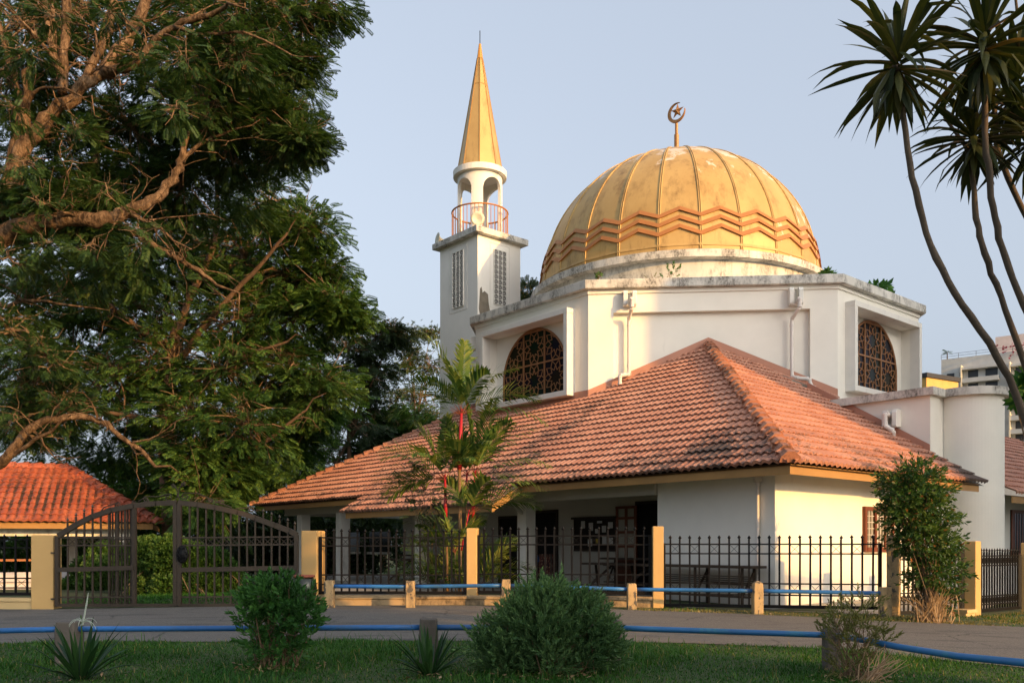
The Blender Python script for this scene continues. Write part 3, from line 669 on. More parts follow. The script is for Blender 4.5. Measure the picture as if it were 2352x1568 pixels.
mb = MB(); mb.obox(P(9.2, b0, 5.28), (5.3) * A, -B * .012, UP * .58); mb.build('wall_band', paint('pink_band', (0.56, 0.36, 0.28), 0.7, 0.2, var=0.04), mosque)
# fascia boards
mb = MB(); e0 = -OV + .09
mb.abox(e0, 22.0, e0, e0 + .035, ZE - .20, ZE - .012)
mb.abox(e0, e0 + .035, e0 + .037, 7.35, ZE - .20, ZE - .012)
mb.build('fascia', M['fascia'], mosque)
# soffit
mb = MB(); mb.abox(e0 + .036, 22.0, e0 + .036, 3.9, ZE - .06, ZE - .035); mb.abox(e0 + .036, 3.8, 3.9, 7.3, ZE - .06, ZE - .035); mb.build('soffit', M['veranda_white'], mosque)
# lower porch roof in front of the veranda (same plane, two courses further down)
pa0, pa1 = 6.60, 13.86; dn = 0.86
O2 = P(pa0, -OV - dn, ZE - PITCH * dn)
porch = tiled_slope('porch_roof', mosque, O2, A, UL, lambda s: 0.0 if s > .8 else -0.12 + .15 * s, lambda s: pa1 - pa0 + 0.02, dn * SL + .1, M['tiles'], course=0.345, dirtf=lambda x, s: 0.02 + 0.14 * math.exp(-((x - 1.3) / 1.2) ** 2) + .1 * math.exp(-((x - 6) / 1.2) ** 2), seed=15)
mb = MB()
mb.abox(pa0 + .05, pa1 - .12, -OV - dn + .12, -OV - dn + .155, ZE - PITCH * dn - .17, ZE - PITCH * dn - .005)
mb.build('porch_fascia', M['fascia'], porch)
mb = MB()
mb.prism([P(pa0 + .0, -OV - dn + .04, ZE - PITCH * dn - .18), P(pa0, -OV - dn + .04, ZE - PITCH * dn - .02), P(pa0, -OV + .12, ZE + PITCH * .12 - .05), P(pa0, -OV + .12, ZE + PITCH * .12 - .27)], A * .035)
mb.build('porch_verge_board', M['fascia'], porch)
mb = MB(); mb.add([P(pa0 + .03, -OV - dn + .1, ZE - PITCH * dn + .01), P(pa1 - .1, -OV - dn + .1, ZE - PITCH * dn + .01), P(pa1 - .1, -OV + .3, ZE + PITCH * .25), P(pa0 + .03, -OV + .3, ZE + PITCH * .25)], [(0, 1, 2, 3)]); mb.build('porch_deck', M['veranda_white'], porch)
mb = MB(); mb.bar(P(7.05, -.95, 2.50), P(7.36, -.18, 2.14), .06, .09); mb.build('porch_bracket', M['veranda_white'], porch)

# corner room, veranda walls, columns, beam
mb = MB(); g0 = -0.6
mb.abox(0, 2.98, 0, 2.62, g0, ZE - .062)
mb.abox(0.0, 3.83, 2.62, 3.4, g0, ZE - .062)
mb.abox(0.06, 3.83, 3.4, 7.58, g0, ZE - .062)
mb.build('room_wall', M['white'], mosque)
mb = MB()
mb.abox(2.98, 17.2, 2.62, 3.9, g0, ZE - .062)
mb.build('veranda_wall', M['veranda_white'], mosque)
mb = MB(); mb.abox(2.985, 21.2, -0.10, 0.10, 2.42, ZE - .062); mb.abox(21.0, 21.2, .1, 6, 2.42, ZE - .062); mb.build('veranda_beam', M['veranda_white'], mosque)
for (a_, w_) in ((7.40, .34), (12.15, .34), (16.95, .36), (19.85, .36)):
    mb = MB(); mb.abox(a_ - w_ / 2, a_ + w_ / 2, -w_ / 2, w_ / 2, g0, 2.42); mb.build('column', M['white_mid'], mosque, bevel=0.01)
for (a_, bb) in ((16.95, 4.6), (19.85, 4.6)):
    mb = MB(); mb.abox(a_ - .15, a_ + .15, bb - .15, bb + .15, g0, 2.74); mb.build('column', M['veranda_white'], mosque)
mb = MB(); mb.abox(-0.3, 21.4, -0.55, 5.5, -0.5, 0.10); mb.build('veranda_floor', M['floor'], mosque)

def on_b(b, u):
    p0 = P(0, b, 0); kk = (u - PW / 2) / F_PX; return (kk * p0[1] - p0[0]) / (A[0] - kk * A[1])
def on_a(a, u):
    p0 = P(a, 0, 0); kk = (u - PW / 2) / F_PX; return (kk * p0[1] - p0[0]) / (B[0] - kk * B[1])
bw = 2.62
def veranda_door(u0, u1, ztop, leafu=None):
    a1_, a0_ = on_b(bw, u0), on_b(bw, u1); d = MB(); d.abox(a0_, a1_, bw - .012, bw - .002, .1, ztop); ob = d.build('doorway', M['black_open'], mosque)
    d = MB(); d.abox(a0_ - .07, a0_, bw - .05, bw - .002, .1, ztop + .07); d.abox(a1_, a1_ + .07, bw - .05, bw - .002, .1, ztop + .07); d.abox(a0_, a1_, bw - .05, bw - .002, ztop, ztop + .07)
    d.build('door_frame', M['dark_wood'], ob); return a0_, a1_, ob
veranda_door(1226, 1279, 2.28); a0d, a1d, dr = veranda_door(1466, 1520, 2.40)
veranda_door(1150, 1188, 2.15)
# glazed door leaf standing open against the wall
l1, l0 = on_b(bw - .08, 1415), on_b(bw - .08, 1463)
d = MB(); z0, z1 = .12, 2.36; st = .09; bb = bw - .10
d.abox(l0, l0 + st, bb, bb + .045, z0, z1); d.abox(l1 - st, l1, bb, bb + .045, z0, z1); mid = (l0 + l1) / 2; d.abox(mid - st / 2, mid + st / 2, bb, bb + .045, .9, z1)
for z in (.12, .85, 1.24, 1.62, 2.0, z1 - .07): d.abox(l0, l1, bb - .004, bb + .049, z, z + (.28 if z < .5 else .07))
leaf = d.build('door_leaf', M['red_wood'], mosque)
d = MB(); d.abox(l0 + .02, l1 - .02, bb + .018, bb + .026, .9, z1 - .03); d.build('frosted_panes', M['pane'], leaf)
d = MB(); d.abox(l0 + .02, l1 - .02, bb + .01, bb + .035, .3, .86); d.build('door_panel', M['red_wood'], leaf)
# windows seen across the veranda's far end
for (u0, u1) in ((798, 827), (849, 898)):
    a1_, a0_ = on_b(bw, u0), on_b(bw, u1); d = MB(); d.abox(a0_, a1_, bw - .02, bw - .004, 1.05, 1.82); wd = d.build('window', M['dark_glass'], mosque)
    d = MB(); d.abox(a0_ - .05, a1_ + .05, bw - .10, bw - .0, .97, 1.05); d.build('sill', M['veranda_white'], wd)
# window of the corner room in the sunlit wall
wb0, wb1 = on_a(0.06, 1980), on_a(0.06, 1980) + 1.35
d = MB(); wz0, wz1 = 1.16, 2.17
d.abox(-.02, .057, wb0, wb0 + .09, wz0, wz1); d.abox(-.02, .057, wb1 - .09, wb1, wz0, wz1); d.abox(-.02, .057, wb0 + .09, wb1 - .09, wz1 - .09, wz1); d.abox(-.03, .057, wb0 + .09, wb1 - .09, wz0, wz0 + .1)
for f in (.36, .68): d.abox(-.022, .057, wb0 + f * 1.35 - .035, wb0 + f * 1.35 + .035, wz0 + .1, wz1 - .09)
wn = d.build('window', M['red_wood'], mosque)
d = MB(); d.abox(.03, .055, wb0 + .09, wb1 - .09, wz0 + .1, wz1 - .09); d.build('pane', paint('curtained_glass', (0.20, 0.185, 0.14), 0.2, bmp=0), wn)
d = MB()
for i in range(1, 9): d.bar(P(.012, wb0 + .09 + i * .13, wz0 + .1), P(.012, wb0 + .09 + i * .13, wz1 - .09), .014)
for i in range(1, 6): d.bar(P(.012, wb0 + .09, wz0 + .1 + i * .14), P(.012, wb1 - .09, wz0 + .1 + i * .14), .012)
d.build('window_grille', M['pvc'], wn)
# rain pipe on the corner of the room
d = MB(); pq = P(0.36, -.055, 0)
d.tube([pq + UP * 2.66, pq + UP * .05], .035, 10); 
for z in (2.5, 1.3, .5): d.tube([pq + UP * z, pq + UP * (z + .05)], .043, 10)
d.obox(pq + np.array([-.07, -.06, 2.56]), (.14, 0, 0), (0, .12, 0), (0, 0, .1))
d.build('rain_pipe', M['pvc'], mosque)

# flat-roofed stair block with the rounded end
sb = MB()
ca_, cb_ = 1.15, 9.95; rr_ = 1.38
bc = [(.39, 7.6), (4.2, 7.6), (4.2, 9.85), (.39, 9.85)]
sb.prism([P(a, b, g0) for a, b in bc], UP * (5.14 - g0))
cyl = P(.05, 9.10, 0)
sb.lathe([(.82, g0), (.82, 5.143)], cyl, 64)
stair = sb.build('stair_tower', M['white'], mosque)
sb = MB(); sb.prism([P(a, b, 5.14) for a, b in [(.25, 7.46), (4.4, 7.46), (4.4, 9.95), (.25, 9.95)]], UP * .2)
sb.lathe([(.97, 5.143), (.97, 5.343)], cyl, 64, capb=True, capt=True)
sb.build('flat_roof', M['white_grime'], stair)
org = P(1.55, 7.6, 0)
downpipe(P(1.35, 7.6, 0), -B, -A, [(-0.02, .08, 4.72), (-0.02, .42, 4.74), (-0.02, .42, 4.42), (.16, .36, 4.28), (.10, .22, 3.95), (.16, .26, 3.83), (.26, .3, 3.78)], (4.38, 4.86), .06)

# ------------------------------------------------------------------ minaret
minaret = thing('minaret', 'square white minaret with pierced panels, round balcony and pointed gold spire', 'minaret')
PM = at(1097, 1252, 34.5); PM[2] = 0; WA, WB = 2.52, 2.22
def Q(a, b, z): return PM + A * a + B * b + UP * z
ZW = 13.55
mb = MB(); mb.obox(Q(0, 0, 0), A * WA, B * WB, UP * ZW); shaft = mb.build('shaft', M['tower_white'], minaret)
mb = MB(); mb.obox(Q(-.24, -.24, ZW), A * (WA + .48), B * (WB + .48), UP * .24); mb.build('ledge', M['white_grime'], minaret, bevel=.015)
def pierced(o, ex, nout, f0, f1, W_, zt=13.16, zb=10.92):
    x0, x1 = f0 * W_, f1 * W_; mb = MB(); mb.obox(o + ex * x0 + UP * zb + nout * .002, ex * (x1 - x0), UP * (zt - zb), nout * .006)
    pn = mb.build('pierced_panel', M['lattice_dark'], minaret)
    mb = MB(); nx, nz = 3, 11; cx, cz = (x1 - x0) / nx, (zt - zb) / nz
    def w3(x, z, d=.03): return o + ex * (x0 + x) + UP * (zb + z) + nout * d
    for i in range(nx + 1): mb.bar(w3(i * cx, 0), w3(i * cx, zt - zb), .022, .04, up=nout)
    for j in range(nz + 1): mb.bar(w3(0, j * cz, .028), w3(x1 - x0, j * cz, .028), .022, .04, up=nout)
    for i in range(nx):
        for j in range(nz):
            mb.bar(w3(i * cx, j * cz, .022), w3((i + 1) * cx, (j + 1) * cz, .022), .011, .02, up=nout); mb.bar(w3(i * cx, (j + 1) * cz, .020), w3((i + 1) * cx, j * cz, .020), .011, .02, up=nout)
    mb.build('lattice', M['tower_white'], pn)
    mb = MB(); e = .085 * W_ 
    for (xa, xb, za, zc) in ((x0 - e, x0 - e + .015, zb - .18, zt + .24), (x1 + e - .015, x1 + e, zb - .18, zt + .24), (x0 - e, x1 + e, zb - .18, zb - .165), (x0 - e, x1 + e, zt + .225, zt + .24)):
        mb.obox(o + ex * xa + UP * za + nout * .001, ex * (xb - xa), UP * (zc - za), nout * .012)
    mb.build('panel_border', M['white_mid'], pn)
pierced(Q(0, 0, 0), A, -B, .355, .645, WA); pierced(Q(0, 0, 0), B, -A, .365, .65, WB, zt=13.12, zb=10.95)
# patch of fallen plaster on the sunny face
poly = [(.06, 10.60), (.12, 11.42), (.20, 11.50), (.24, 11.27), (.34, 11.36), (.52, 11.26), (.55, 10.95), (.62, 10.62), (.60, 10.22), (.30, 10.10), (.16, 10.25)]
mb = MB(); mb.prism([Q(-.004, x, z) for x, z in poly], -A * .004); mb.build('bare_patch', M['bare_cement'], shaft)
MC = Q(WA / 2, WB / 2, 0); z0 = ZW + .24
tA = math.atan2(-A[1], -A[0])
mb = MB(); nS = 144; ro, ri_ = .92, .80
for i in range(nS):
    ta, tb = 2 * math.pi * i / nS, 2 * math.pi * (i + 1) / nS
    def zlow(t):
        d = math.degrees((t - tA) % (math.pi / 2)); d = min(d, 90 - d)
        return None if d > 29.9 else 15.72 + .46 * math.sqrt(max(0, 1 - (d / 30.0) ** 2))
    la, lb = zlow(ta), zlow(tb); lm = zlow((ta + tb) / 2)
    if lm is None: la = lb = z0
    else: la = la or 15.72; lb = lb or 15.72
    def w3(r, t, z): return (MC[0] + r * math.cos(t), MC[1] + r * math.sin(t), z)
    top = 16.40
    mb.add([w3(ro, ta, la), w3(ro, tb, lb), w3(ri_, tb, lb), w3(ri_, ta, la), w3(ro, ta, top), w3(ro, tb, top), w3(ri_, tb, top), w3(ri_, ta, top)], [(0, 1, 2, 3), (0, 1, 5, 4), (2, 3, 7, 6), (1, 2, 6, 5), (3, 0, 4, 7)])
mb.build('lantern', M['white_mid'], minaret)
mb = MB(); mb.lathe([(.3, 16.38), (1.10, 16.40), (1.11, 16.63), (.3, 16.70)], MC, 48, capb=True, capt=True); mb.build('canopy_slab', M['white_mid'], minaret)
mb = MB(); so_ = math.atan2(-1, 0.02)
mb.lathe([(.93, 16.66), (.315, 20.2), (.115, 21.35)], MC, 8, off=so_); spire = mb.build('spire', M['gold_plain'], minaret)
mb = MB()
for k_ in range(8):
    t = so_ + k_ * math.pi / 4; mb.tube([(MC[0] + r * math.cos(t), MC[1] + r * math.sin(t), z) for r, z in ((.935, 16.66), (.32, 20.2), (.12, 21.35))], .018, 5)
mb.lathe([(.322, 20.19), (.322, 20.22)], MC, 8, off=so_)
mb.build('spire_seam', paint('seam_gold', (0.36, 0.19, 0.05), 0.6, bmp=0), spire)
mb = MB(); mb.lathe([(.135, 21.34), (.12, 21.40), (.055, 21.88), (.05, 21.95)], MC, 8, off=so_, capt=True); mb.build('spire_tip', paint('tip_orange', (0.55, 0.27, 0.06), 0.5, bmp=0), minaret)
mb = MB(); mb.tube([MC + UP * 21.9, MC + UP * 22.5], .018, 6); mb.build('lightning_rod', M['iron'], minaret)
mb = MB(); rR = 1.15
def ring(z, r, rad, n=56): 
    pts = [(MC[0] + r * math.cos(2 * math.pi * i / n), MC[1] + r * math.sin(2 * math.pi * i / n), z) for i in range(n + 1)]; mb.tube(pts, rad, 6, caps=False)
ring(z0 + 1.17, rR, .035); ring(z0 + .07, rR, .025)
for i in range(44):
    t = 2 * math.pi * i / 44; mb.tube([(MC[0] + rR * math.cos(t), MC[1] + rR * math.sin(t), z0 + .0), (MC[0] + rR * math.cos(t), MC[1] + rR * math.sin(t), z0 + 1.17)], .015, 5)
mb.build('balcony_railing', M['orange_trim'], minaret)

def loudspeaker(pos, d, label, s=1.0):
    t = thing('loudspeaker', label, 'loudspeaker', group='horn loudspeakers on the minaret'); d = nrm(d); pos = np.asarray(pos, float)
    x = nrm(np.cross(d, UP)); y = np.cross(x, d); mb = MB(); pr = [(.05, -.34), (.06, -.2), (.10, -.12), (.17, -.04), (.27, .0), (.275, .012), (.17, -.035), (.09, -.07), (.001, -.085)]
    vs = []; n = 24
    for r, z in pr:
        for k_ in range(n): tt = 2 * math.pi * k_ / n; vs.append(pos + s * (x * r * math.cos(tt) + y * r * math.sin(tt) + d * z))
    mb.add(vs, [(i * n + k_, i * n + (k_ + 1) % n, (i + 1) * n + (k_ + 1) % n, (i + 1) * n + k_) for i in range(len(pr) - 1) for k_ in range(n)])
    mb.build('horn', M['horn'], t, smooth=True)
    mb = MB(); mb.tube([pos - d * .37 * s, pos - d * .29 * s, pos - d * .285 * s, pos - d * .15 * s], [.08 * s, .08 * s, .04 * s, .04 * s], 14); mb.build('driver', M['horn'], t)
    mb = MB(); mb.bar(pos - d * .25 * s, pos - d * .25 * s - UP * .30, .04); mb.build('bracket', M['orange_trim'], t)
loudspeaker(Q(-.02, -.02, z0 + .34), (0.05, -1, -.12), 'round horn loudspeaker facing the road, mounted before the orange balcony railing')
loudspeaker(Q(WA + .02, -.12, z0 + .20), (-.85, -.4, .10), 'horn loudspeaker pointing away from the road, at the far end of the minaret ledge', .95)
# ------------------------------------------------------------------ ground, road, paving
def sheet(name, poly_or_rect, m, dz, nx=60, ny=60, kind='structure'):
    (x0, x1, y0, y1) = poly_or_rect; mb = MB(); xs = np.linspace(x0, x1, nx + 1); ys = np.linspace(y0, y1, ny + 1)
    mb.add([(x, y, gz(x, y) + dz) for y in ys for x in xs], [(j * (nx + 1) + i, j * (nx + 1) + i + 1, (j + 1) * (nx + 1) + i + 1, (j + 1) * (nx + 1) + i) for j in range(ny) for i in range(nx)])
    o = mb.build(name, m, smooth=True, fix=False); o['kind'] = kind; return o
xs_ = [-1500, -500, -200, -100, -60] + list(np.linspace(-40, 40, 81)) + [60, 100, 200, 500, 1500]
ys_ = [-600, -200, -80, -40] + list(np.linspace(-20, 60, 81)) + [80, 120, 250, 600, 2500]
mb = MB(); nx_ = len(xs_)
mb.add([(x, y, gz(x, y)) for y in ys_ for x in xs_], [(j * nx_ + i, j * nx_ + i + 1, (j + 1) * nx_ + i + 1, (j + 1) * nx_ + i) for j in range(len(ys_) - 1) for i in range(nx_ - 1)])
gr_ = mb.build('ground', M['soil'], smooth=True, fix=False); gr_['kind'] = 'structure'
near_edge = [(-30, 12.6), (-14, 11.8), (-6.7, 11.45), (0, 11.3), (2.2, 11.15), (3.9, 10.75), (5.5, 9.4), (7.5, 7.4), (10, 4.5), (16, -4)]
far_edge = [(-30, 17.7), (-14, 17.2), (-6.7, 17.05), (-1, 16.95), (2.4, 15.95), (4.0, 15.55), (6.0, 14.7), (8.5, 14.3), (13, 13.6), (26, 11)]
def interp(pl, n):
    pl = np.array(pl, float); t = np.concatenate([[0], np.cumsum(np.hypot(*np.diff(pl, axis=0).T))]); tt = np.linspace(0, t[-1], n); return np.stack([np.interp(tt, t, pl[:, 0]), np.interp(tt, t, pl[:, 1])], 1)
mb = MB(); e1, e2 = interp(near_edge, 90), interp(far_edge, 90); K = 14; r_ = np.random.default_rng(4)
e1 = e1 + r_.normal(0, .025, e1.shape); e2 = e2 + r_.normal(0, .02, e2.shape)
vs = []
for i in range(90):
    for k_ in range(K + 1):
        p = e1[i] * (1 - k_ / K) + e2[i] * k_ / K; vs.append((p[0], p[1], gz(*p) + .008))
mb.add(vs, [(i * (K + 1) + k_, (i + 1) * (K + 1) + k_, (i + 1) * (K + 1) + k_ + 1, i * (K + 1) + k_ + 1) for i in range(89) for k_ in range(K)])
rd = mb.build('road', M['asphalt'], smooth=True, fix=False); rd['kind'] = 'structure'
rd.data.flip_normals() if rd.data.polygons[0].normal[2] < 0 else None
# courtyard paving between the fence and the veranda, driveway behind the gate
mb = MB(); cy = [(-3.9, 17.35), (2.6, 16.9), (6.5, 15.95), (9.2, 17.6), (14, 23)]
inn = [P(21.5, -.3, 0), P(9, -.3, 0), P(.0, -.3, 0), P(-.2, 3, 0), P(-.2, 8, 0)]
mb.add([(x, y, gz(x, y) + .012) for x, y in cy] + [(p[0], p[1], 0.02 + .05) for p in inn], [(0, 1, 6, 5), (1, 2, 7, 6), (2, 3, 8, 7), (3, 4, 9, 8)])
o = mb.build('courtyard', M['paving']); o['kind'] = 'structure'

# ------------------------------------------------------------------ fence, gate, posts, rails
fp = {}
def pillar(u, ztop_v, Y, w_, d_, label, yaw=0.0, mat=None, base=None):
    p = at(u, HORIZON, Y); zt = EYE + (HORIZON - ztop_v) / F_PX * Y; zb = gz(p[0], Y) - .15
    c, s = math.cos(yaw), math.sin(yaw); ex, ey = np.array([c, s, 0]), np.array([-s, c, 0])
    mb = MB(); mb.obox(np.array([p[0], Y, zb]) - ex * w_ / 2, ex * w_, ey * d_, UP * (zt - zb))
    o = mb.build('fence_pillar', mat or M['cream_post'], bevel=.012); tag(o, label, 'pillar', 'pillars of the front fence'); return p[0], Y, zt
YF = 17.2
gpl = pillar(97, 1228, YF, .42, .42, 'wide cream gate pillar on the hinge side next to the orange-roofed pavilion', .12)
gpr = pillar(709, 1218, YF, .33, .38, 'cream gate pillar beside the glazed jar', -.25)
p2_ = pillar(1083, 1212, 17.15, .20, .30, 'slim cream pillar in front of the red-stemmed palm', -.12)
p3_ = pillar(1512, 1208, 16.6, .20, .32, 'cream pillar in front of the veranda, where the fence steps down', -.1)
p5_ = pillar(2050, 1228, 15.7, .20, .32, 'weathered grey-cream corner pillar next to the leafy climber', -.5, M['peeling'])
p6_ = pillar(2228, 1242, 16.45, .20, .34, 'cream pillar with one sunlit side between the climber and the dense railing', -.75)
p7_ = pillar(2358, 1246, 17.6, .20, .30, 'cream pillar at the far end of the dense railing', -.75)

def fence_panel(x0, y0, x1, y1, z0, zr1, zr2, ztip, n, label, lowrails=(.33,), w_=.033, braces=2, dense=False):
    t = thing('fence_panel', label, 'fence', group='iron panels of the front fence')
    p0, p1 = np.array([x0, y0, 0.]), np.array([x1, y1, 0.]); L = np.linalg.norm(p1 - p0); d = (p1 - p0) / L; nn = np.array([-d[1], d[0], 0])
    fr = MB()
    for s_ in (0.02, L - .02): fr.bar(p0 + d * s_ + UP * z0, p0 + d * s_ + UP * (zr1 + .02), .055)
    fr.bar(p0 + d * .048 + UP * (z0 + .03), p1 - d * .048 + UP * (z0 + .03), .06)
    fr.build('frame', M['iron'], t)
    rl = MB(); lows = [z0 + f * (zr2 - z0) for f in lowrails]
    for z in [zr1, zr2] + lows: rl.bar(p0 + d * .048 + UP * z, p1 - d * .048 + UP * z, .022, .026)
    rl.build('rails', M['iron'], t)
    gb = MB(); xs = [(i + .5) / n * (L - .1) + .05 for i in range(n)]
    for i, s_ in enumerate(xs):
        q = p0 + d * s_; jt = random.uniform(-.006, .006); gb.bar(q + UP * (z0 + .06), q + UP * (ztip - .05 + jt) + d * jt, w_)
        r0 = w_ * 1.0; c = q + UP * (ztip - .05 + jt); e = d * r0; f = nn * r0
        gb.add([c - UP * .012 , c + e + UP * .025, c + f + UP * .025, c - e + UP * .025, c - f + UP * .025, c + UP * .075], [(0, 2, 1), (0, 3, 2), (0, 4, 3), (0, 1, 4), (1, 2, 5), (2, 3, 5), (3, 4, 5), (4, 1, 5)])
        if i < n - 1 and (i % 2 == 0 or dense):
            q2 = p0 + d * xs[i + 1]; th = .016 if dense else .007
            gb.bar(q + UP * zr1, q2 + UP * zr2, th); gb.bar(q + UP * zr2, q2 + UP * zr1, th)
            if braces > 1:
                za, zb = lows[0], (lows[1] if len(lows) > 1 else z0 + .06)
                gb.bar(q + UP * za, q2 + UP * zb, th); gb.bar(q + UP * zb, q2 + UP * za, th)
    gb.build('bars', M['iron'], t)
    return t
def zv(v, Y): return EYE + (HORIZON - v) / F_PX * Y
fy = .12
fence_panel(-13.2, YF + .2, gpl[0] - .24, YF + .2, zv(1368, YF), zv(1238, YF), zv(1257, YF), zv(1228, YF), 16, 'black iron fence panel on the far side of the wide gate pillar', (.36, .16))
fence_panel(gpr[0] + .2, YF + .05, p2_[0] - .11, 17.2, zv(1364, YF), zv(1234, YF), zv(1253, YF), zv(1216, YF), 18, 'black iron fence panel between the gate pillar and the palm', (.40, .20))
fence_panel(p2_[0] + .11, 17.25, p3_[0] - .11, 16.75, zv(1364, 17), zv(1230, 16.9), zv(1250, 16.9), zv(1211, 16.9), 19, 'black iron fence panel before the notice board and veranda tables', (.40, .20))
fence_panel(p3_[0] + .11, 16.75, p5_[0] - .10, 15.95, zv(1396, 16.3), zv(1249, 16.3), zv(1271, 16.3), zv(1231, 16.3), 21, 'lower black iron fence panel in front of the sunlit white wall', (.45, .24))
fence_panel(p5_[0] + .16, 15.95, p6_[0] - .08, 16.55, zv(1408, 16.2), zv(1262, 16.2), zv(1284, 16.2), zv(1245, 16.2), 15, 'narrow dense iron panel half hidden by the leafy climber', (.38, .18), .024, 2, True)
fence_panel(p6_[0] + .16, 16.65, p7_[0] - .1, 17.65, zv(1406, 16.7), zv(1276, 16.9), zv(1298, 16.9), zv(1261, 16.9), 17, 'dense iron railing with crossed bars beyond the sunlit-sided pillar', (.34, .16), .026, 2, True)
def plinth(pts, ztop, w_, label, m, lip=True):
    mb = MB()
    for i in range(len(pts) - 1):
        p, q = np.array([*pts[i], 0.]), np.array([*pts[i + 1], 0.]); d = nrm(q - p); nn = np.array([d[1], -d[0], 0]); zb = min(gz(*pts[i]), gz(*pts[i + 1])) - .1
        mb.obox(p + UP * zb + nn * .10, q - p, -nn * w_, UP * (ztop - .07 - zb)); mb.obox(p + UP * (ztop - .069) + nn * .125, q - p, -nn * (w_ + .03), UP * .069)
    o = mb.build('low_wall', m, bevel=.008); tag(o, label, 'low wall'); return o
plinth([(gpr[0] - .02, YF + .06), (p2_[0], 17.2), (p3_[0] + .12, 16.72)], zv(1366, YF), .3, 'stained low cream wall carrying the fence behind the blue pipe rail', M['plinth'])
plinth([(-13.4, YF + .12), (gpl[0] - .15, YF + .12)], zv(1373, YF), .35, 'clean low cream wall joined to the wide gate pillar', M['plinth_cream'])
plinth([(p3_[0] + .14, 16.72), (p5_[0], 15.98)], zv(1409, 16.3), .22, 'crumbling ankle-high kerb under the lower fence panel', M['plinth'])
plinth([(p6_[0] - .25, 16.3), (p6_[0] + .05, 16.5)], zv(1398, 16.4), .25, 'short cream footing stub beside the sunlit-sided pillar', M['plinth_cream'])

# gate: two leaves under one arch
GY = 17.22
def gx(zx): return (zx * .3411 - PW / 2) / F_PX * GY          # from measured gate positions
def gzv(zy): return EYE + (HORIZON - (1033.5 + .3411 * zy)) / F_PX * GY
g0z = gzv(1046)
arch = [(395, 568), (450, 532), (520, 490), (620, 440), (750, 395), (900, 365), (1050, 350), (1185, 345)]
archR = [(1200, 345), (1330, 357), (1450, 377), (1600, 410), (1720, 448), (1850, 497), (1950, 535), (2000, 560)]
def archz(pl, x): return np.interp(x, [p[0] for p in pl], [p[1] for p in pl])
def gp(zx, zy, dy=0.0): return np.array([gx(zx), GY + dy, gzv(zy)])
def scroll(mb, zx, zy, r, turns, dirn, tail, dy=0):
    pts = []
    for i in range(26):
        t = i / 25 * turns * 2 * math.pi; rr = r * (0.18 + .82 * i / 25); pts.append(gp(zx + rr * math.cos(t) * dirn, zy - rr * math.sin(t), dy))
    pts += [gp(*p, dy) for p in tail]; mb.tube(pts, .011, 5)
def gate_leaf(x0, x1, pl, bars, label, opening=None):
    t = thing('gate_leaf', label, 'gate', group='leaves of the arched iron gate'); fr = MB(); T = .075
    for x in (x0 + 12, x1 - 12): fr.bar(gp(x, 1046), gp(x, archz(pl, x) + 12), T)
    pts = [gp(x, y + 8) for x, y in pl]
    for a_, b_ in zip(pts[:-1], pts[1:]): fr.bar(a_, b_ + (b_ - a_) * .03, T * .95, .10)
    fr.bar(gp(x0, 1042, .003), gp(x1, 1042, .003), .05, .06)
    rx0, rx1 = (x0, opening[0]) if opening else (x0, x1)
    if opening: fr.bar(gp(opening[0], 1046), gp(opening[0], archz(pl, opening[0])), .05); fr.bar(gp(opening[0] + 11, 1046), gp(opening[0] + 11, archz(pl, opening[0])), .03)
    fr.bar(gp(rx0, 805, -.01), gp(rx1, 790, -.01), .07, .09)
    fr.build('frame', M['gate_iron'], t)
    rl = MB()
    for zy in (588, 640, 988): rl.bar(gp(rx0, zy, .0), gp(rx1, zy - (6 if x0 > 1000 else 0), .0), .022, .03)
    rl.build('rails', M['gate_iron'], t)
    gb = MB()
    for i, x in enumerate(bars):
        inner = (x1 - x if x0 > 1000 else x - x0); over = (x0 < 1000 and x < 640) or (x0 > 1000 and x > 1740)
        top = archz(pl, x) + 6; gb.bar(gp(x, 1040, .012), gp(x, top, .012), .03)
        if over:
            tp = top - 66; gb.bar(gp(x, top, .0), gp(x, tp + 12, .0), .028); c = gp(x, tp + 12, .0); e = np.array([.03, 0, 0]); f = np.array([0, .03, 0])
            gb.add([c, c + e + UP * .03, c + f + UP * .03, c - e + UP * .03, c - f + UP * .03, c + UP * .085], [(0, 2, 1), (0, 3, 2), (0, 4, 3), (0, 1, 4), (1, 2, 5), (2, 3, 5), (3, 4, 5), (4, 1, 5)])
    bx = sorted(bars)
    for a_, b_ in zip(bx[:-1], bx[1:]):
        for (y0, y1) in ((588, 640), (988, 1035)): gb.bar(gp(a_, y0, .02), gp(b_, y1, .02), .010); gb.bar(gp(a_, y1, .02), gp(b_, y0, .02), .010)
    gb.build('bars', M['gate_iron'], t); return t
gl = gate_leaf(375, 1193, arch, [455, 512, 567, 622, 677, 732, 787, 842, 890], 'gate leaf with its wicket standing open, hinged on the wide pillar', (903, 1170))
gr = gate_leaf(1197, 2008, archR, [1275, 1330, 1387, 1443, 1500, 1553, 1609, 1663, 1718, 1773, 1828, 1882, 1937, 1985], 'closed gate leaf bearing the round lock plate, beside the glazed jar')
sc = MB(); scroll(sc, 788, 372, 22, 1.2, 1, [(700, 384), (672, 420)]); scroll(sc, 905, 352, 17, 1.2, -1, [(880, 378), (820, 392)]); scroll(sc, 985, 330, 20, 1.2, -1, [(1010, 352)])
scroll(sc, 1130, 318, 26, 1.2, 1, [(1060, 312), (985, 310), (930, 345)]); scroll(sc, 1170, 240, 15, 1.2, -1, [(1190, 262), (1196, 310), (1180, 335)]); sc.build('scrolls', M['gate_iron'], gl)
